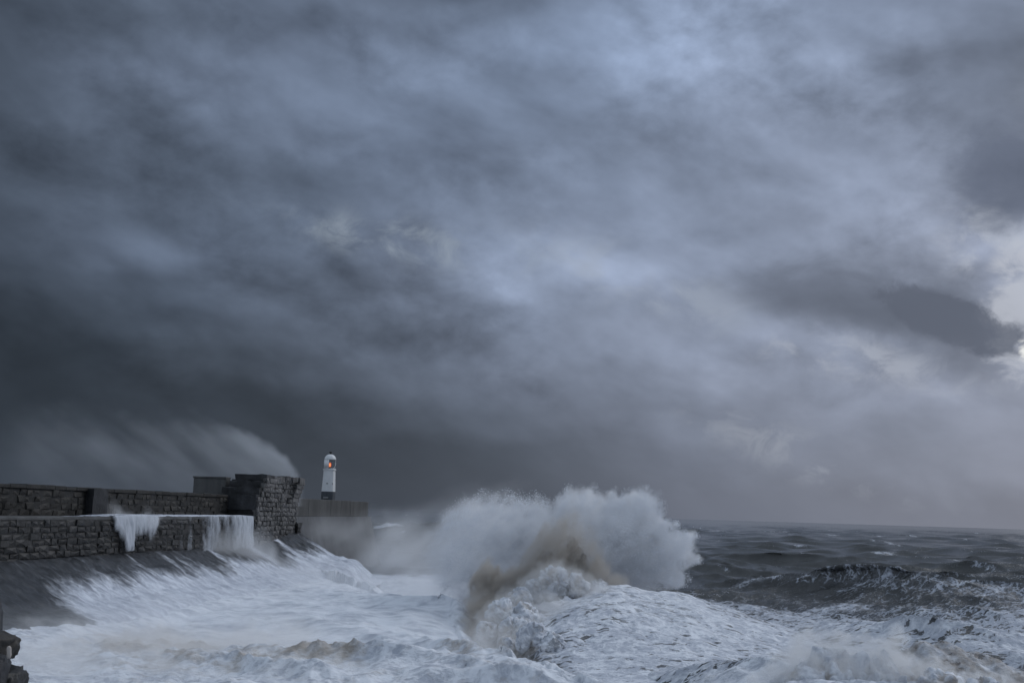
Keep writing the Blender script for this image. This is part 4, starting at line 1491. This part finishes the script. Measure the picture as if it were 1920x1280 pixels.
# spray torn off the bastion by the wind ----------------------------------
DB = 157.0                               # behind the bastion
VEIL = [(-60, 730), (562, 730), (575, 905), (560, 900), (-60, 925)]


def veil(X, Y, Z):
    sd, px, py = outline(VEIL, X, Z, DB)
    xs = [-100, 0, 100, 180, 250, 330, 400, 455, 500, 535, 555, 563, 575]
    ys = [725, 728, 732, 740, 748, 758, 776, 798, 822, 850, 876, 896, 960]
    t = py - np.interp(px, xs, ys)
    t = t + 14 * fbm(px * 0.008, py * 0.008, 0.0, 3) + (6 + 0.10 * np.clip(560 - px, 0, 300)) * fbm((-px * 0.62 + py * 0.78) * 0.03, (px * 0.78 + py * 0.62) * 0.006, 0.0, 4)
    # the streaks follow the arc of the spray: falling towards the lower right
    al, ac = px * 0.78 + py * 0.62, -px * 0.62 + py * 0.78
    st = fbm(ac * 0.020 + 0 * Y, al * 0.0040 + 0 * Y, Y * 0.05, 5, 0.55)
    soft = fbm(ac * 0.006 + 3, al * 0.0025, 0.0, 3)
    near = np.exp(-((px - 560) / 120.0) ** 2)
    t = t + (7 + 0.09 * np.clip(560 - px, 0, 300)) * fbm(px * 0.030, py * 0.030, Y * 0.1, 5, 0.65)
    rim = np.exp(-(np.clip(t, 0, None) / (30 + 0.34 * np.clip(560 - px, 0, 250))) ** 1.3)
    w_ = 10 + 0.12 * np.clip(560 - px, 0, 560)
    d = sst(t / w_, 0.0, 1.6) * (0.36 + 0.34 * rim * sst(px, 230, 470) + 0.65 * near * rim)
    d = d * np.clip(0.85 + 1.5 * st + 1.4 * soft, 0.05, 2.6)
    d = d * (0.45 + 0.55 * sst(px, -40, 300)) * sst(px, -60, 40) * (1 - sst(px, 556, 570) * (py > 897))
    d = d * (1 - 0.6 * sst(t, 70, 170))
    yp = 1 - sst(np.abs(Y - DB - 0.012 * (560 - px)) / 3.0, 0.3, 1)
    return 0.13 * d * yp


lo_, hi_ = box_of(VEIL, DB, 9.5, 0.5)
tag(grid_fog('wind_spray', lo_, hi_, (0.32, 0.8, 0.26), veil, spray_mat('cool_spray', (0.93, 0.96, 1.0))), kind='stuff')

# spray about the falls and the far wall -----------------------------------
YF = wp(wall_s(440, LW + 1.2), LW + 1.2, 0).y
FALLP = [(375, 985), (480, 975), (500, 1045), (540, 1085), (400, 1062), (372, 1045)]


def fall_fog(X, Y, Z):
    sd, px, py = outline(FALLP, X, Z, YF)
    ctr = np.interp(px, [375, 480], [wp(wall_s(375, LW + 1.2), LW + 1.2, 0).y, wp(wall_s(480, LW + 1.2), LW + 1.2, 0).y])
    q = fbm(X * 0.6, Y * 0.3, Z * 0.5, 4, 0.6)
    return 0.55 * sst(sd + 0.9 * q, -0.2, 2.0) * (1 - sst(np.abs(Y - ctr) / 2.2, 0.3, 1)) * sst(py, 975, 1040)


lo_, hi_ = box_of(FALLP, YF, 12, 0.5)
tag(grid_fog('fall_spray', lo_, hi_, (0.2, 0.5, 0.2), fall_fog, M_SPRAY), kind='stuff')
YP = wp(wall_s(255, LW - 1.0), LW - 1.0, 0).y
PUFF = [(190, 975), (196, 925), (215, 935), (240, 955), (262, 968), (278, 942), (290, 962), (308, 968), (300, 990), (250, 1000), (215, 990)]


def puff_fog(X, Y, Z):
    sd, px, py = outline(PUFF, X, Z, YP)
    q = fbm(X * 0.9, Y * 0.5, Z * 0.9, 4, 0.6)
    return 0.55 * sst(sd + 0.7 * q, -0.1, 1.3) * (1 - sst(np.abs(Y - YP) / 1.6, 0.3, 1)) * np.clip(0.5 + q, 0, 1) * (0.45 + 0.55 * sst(py, 935, 970))


lo_, hi_ = box_of(PUFF, YP, 1.8, 0.4)
tag(grid_fog('fall_spray', lo_, hi_, (0.12, 0.3, 0.12), puff_fog, M_SPRAY), kind='stuff')
WALLP = [(545, 985), (580, 958), (650, 950), (700, 940), (780, 950), (840, 985), (840, 1100), (740, 1110), (640, 1060), (570, 1030)]


def wall_fog(X, Y, Z):
    sd, px, py = outline(WALLP, X, Z, 170.0)
    q = fbm((X + 0.7 * Z) * 0.12, Y * 0.1, (Z - 0.7 * X) * 0.2, 4, 0.6)
    return 0.085 * sst(sd + 2.0 * q, -0.5, 6) * (1 - sst(np.abs(Y - 170) / 8, 0.3, 1)) * np.clip(0.55 + 1.1 * q, 0, 2)


lo_, hi_ = box_of(WALLP, 170.0, 8.5, 1.0)
tag(grid_fog('wall_spray', lo_, hi_, (0.4, 1.0, 0.4), wall_fog, M_SPRAY), kind='stuff')

# foreground -----------------------------------------------------------------
fs = tag(empty('shore_splash'), 'low burst of pale brown spray near the bottom right corner', 'splash')
SHOREP = [(1370, 1300), (1400, 1255), (1440, 1225), (1500, 1180), (1530, 1172), (1560, 1186), (1640, 1188), (1700, 1180), (1722, 1222), (1760, 1236), (1800, 1250), (1850, 1252), (1930, 1275), (1960, 1310)]
lumps('foam_head', [L(1570, 1300, 62.5, 70, .5), L(1500, 1302, 62, 50, .4), L(1660, 1310, 62, 60, .5), L(1760, 1312, 61, 50, .5), L(1850, 1316, 61, 44, .6)], M_WAVE, fs, amp=0.6, freq=0.7)


def shore_fog(X, Y, Z):
    sd, px, py = outline(SHOREP, X, Z, 62.0)
    tb = fbm(X * 0.8, Y * 0.7, Z * 0.8, 5, 0.6, 'b')
    st = fbm(X * 1.1 + 0.3 * Z, Y * 0.8, Z * 0.35, 4, 0.6)
    H = 0.5 + 2.4 * sst(sd, 0, 2.0)
    yp = 1 - sst(np.abs(Y - 62 - 1.2 * fbm(X * 0.4, Z * 0.4, 0.0, 3)) / H, 0.35, 1)
    big_ = fbm(X * 0.35 + 3, Y * 0.3, Z * 0.35, 3)
    return 1.7 * sst(sd - 0.75 * tb + 0.5 * st + 0.9 * big_, 0.0, 0.45) * yp * np.clip(0.35 + 0.9 * st - 1.1 * tb, 0.02, 2)


lo_, hi_ = box_of(SHOREP, 62.0, 3.2, 0.5)
tag(grid_fog('spray', lo_, hi_, (0.09, 0.25, 0.09), shore_fog, spray_mat("shore_spray", (0.98, 0.975, 0.968)), fs), kind='stuff')
p3, r3 = jets(160, 14, 1600, 1290, [(1380, 1290), (1440, 1225), (1500, 1180), (1530, 1172), (1560, 1185), (1640, 1190), (1700, 1180), (1725, 1225), (1760, 1240), (1840, 1255), (1920, 1270), (1920, 1300)], 62, 1.5, 0.006, 0.014, 20, 160, 50, 1.05, 3.0)
tag(drops('droplets', p3, r3, M_DROP, fs), kind='stuff')

x = np.arange(20, 42, 0.11)
y = np.arange(58, 84, 0.13)
X, Y = np.meshgrid(x, y, indexing='ij')
c0, c1, c2 = at(1720, 1202, 74), at(1800, 1212, 74), at(1930, 1262, 72)
yr = np.interp(X, [c0.x - 3, c0.x, c1.x, c2.x, c2.x + 3], [c0.y + 1, c0.y, c1.y, c2.y, c2.y])
zr = np.interp(X, [c0.x - 3.5, c0.x, c1.x, c2.x, c2.x + 4], [-0.4, c0.z, c1.z, c2.z, c2.z - 0.4])
tt = yr - Y
pf = np.where(tt >= 0, 1 - sst(tt, 0, 9), 1 - sst(-tt, 0, 4))
z = (zr + 0.8) * pf - 0.8
z = z + sst(z, -0.6, 0.6) * (0.55 * fbm(X * 0.45, Y * 0.35, octv=5, kind='b') + 0.2 * fbm(X * 0.2, Y * 0.2, octv=2))
o = from_arrays('brown_wave', np.stack([X, Y, z], -1).reshape(-1, 3), grid_faces(len(x), len(y)), M_BROWN, attrs={'foam': 0.95 + 0 * X, 'silt': 0.85 + 0.3 * fbm(X * 0.4, Y * 0.4, octv=3)})
tag(o, 'muddy brown wave crest behind the low spray near the right edge', 'wave')

# spindrift lying low over the backwash
def low_fog(X, Y, Z):
    q = fbm(X * 0.12, Y * 0.10, Z * 0.3, 5, 0.6)
    s_, n_ = to_wall(X, Y)
    o_ = n_ - LW
    ground = np.interp(o_, [0, 6, 14, 40], [4.7, 1.7, 0.2, 0.0]) + 0.2
    hgt = Z - ground
    d = np.clip(1 - hgt / (1.5 + 2.2 * q + 1.2 * sst(Y, 90, 120)), 0, 1) * sst(hgt, -3.0, -1.0)
    edge = sst(o_, 1.5, 8) * sst(X, -36, -26) * (1 - sst(X, -4, 3)) * sst(Y, 58, 66) * (1 - sst(Y, 132, 146))
    edge = np.maximum(edge, sst(o_, 5.5, 9) * (1 - sst(X, -20, -6)) * sst(Y, 56, 64) * (1 - sst(Y, 132, 146)))
    return 0.075 * d * edge * np.clip(0.55 + 1.4 * q, 0.05, 2)


tag(grid_fog('spindrift', (-42.0, 54.0, -1.0), (4.0, 148.0, 6.5), (0.5, 0.8, 0.3), low_fog, M_SPRAY), kind='stuff')


def churn_fog(X, Y, Z):
    b = fbm(X * 0.30, Y * 0.26, Z * 0.30, 5, 0.6, 'b')
    q = fbm(X * 0.10, Y * 0.10, 0.0, 3)
    top = 0.7 + 1.4 * q - 1.9 * b
    cx = [at(px_, py_, D_2) for px_, py_, D_2 in ((330, 1205, 76), (430, 1250, 67), (620, 1250, 66), (190, 1240, 68))]
    patch = 0
    for p_, a_, b_ in zip(cx, (7.5, 6, 5, 4.5), (5, 4, 4, 4)):
        patch = np.maximum(patch, gauss(X, Y, p_.x, p_.y, a_, b_))
    b2 = fbm(X * 0.9, Y * 0.8, Z * 0.9, 4, 0.6, 'b')
    return 0.32 * sst(top - 0.7 * b2 - (Z - 0.35), 0.0, 0.4) * sst(patch + 0.6 * q - 0.3 * b, 0.2, 0.55) * np.clip(0.40 - 1.0 * b - 0.8 * b2, 0.03, 1.5)


tag(grid_fog('churned_spray', (-34.0, 55.0, -0.6), (-1.0, 86.0, 3.0), (0.18, 0.28, 0.13), churn_fog, spray_mat("silty_surf_spray", (0.975, 0.965, 0.952))), kind='stuff')


# rocks at the near corner -------------------------------------------------------
def boulder(name, c, dims, seed, material, parent=None, sub=4):
    v, f = ico(sub)
    rs = np.random.default_rng(seed)
    q = np.sign(v) * np.abs(v) ** 0.55
    q = q / np.abs(q).max()
    n = fbm(v[:, 0] * 1.3 + seed, v[:, 1] * 1.3, v[:, 2] * 1.3 + 0.3, 5, 0.6, 'r')
    q = q * (1 + 0.40 * n)[:, None] * np.array(dims) / 2
    o = from_arrays(name, q, f, material, parent, smooth=False)
    o.location = c
    o.rotation_euler = (rs.uniform(-.15, .15), rs.uniform(-.15, .15), rs.uniform(-.4, .4))
    return o


def rk(px, py, D, w_, h_, d_, seed, material, label):
    m = D / 2000.0
    o = boulder('rock', at(px, py, D), (w_ * m, d_, h_ * m), seed, material)
    tag(o, label, 'rock', 'rocks at the near left corner')


rk(-10, 1212, 50, 58, 46, 1.8, 1, M_ROCK, 'flat brown rock with a pale chip at the left edge')
rk(-16, 1163, 52, 30, 76, 1.2, 2, M_SLAB, 'narrow black upright rock at the left edge, above the brown one')
rk(-18, 1266, 49, 52, 70, 2.0, 3, M_SLAB, 'black rock below the flat brown rock in the corner')
rk(10, 1288, 50, 52, 66, 1.8, 5, M_STONE, 'dark sloping rock touching the foam in the bottom left corner')
pc = at(17, 1222, 48.8)
ch = boulder('pale_chip', pc, (0.17, 0.12, 0.5), 9, plain("pale_stone", (0.42, 0.38, 0.35), 0.6), None, 3)
tag(ch, 'small pale upright stone on the side of the brown rock', 'stone')
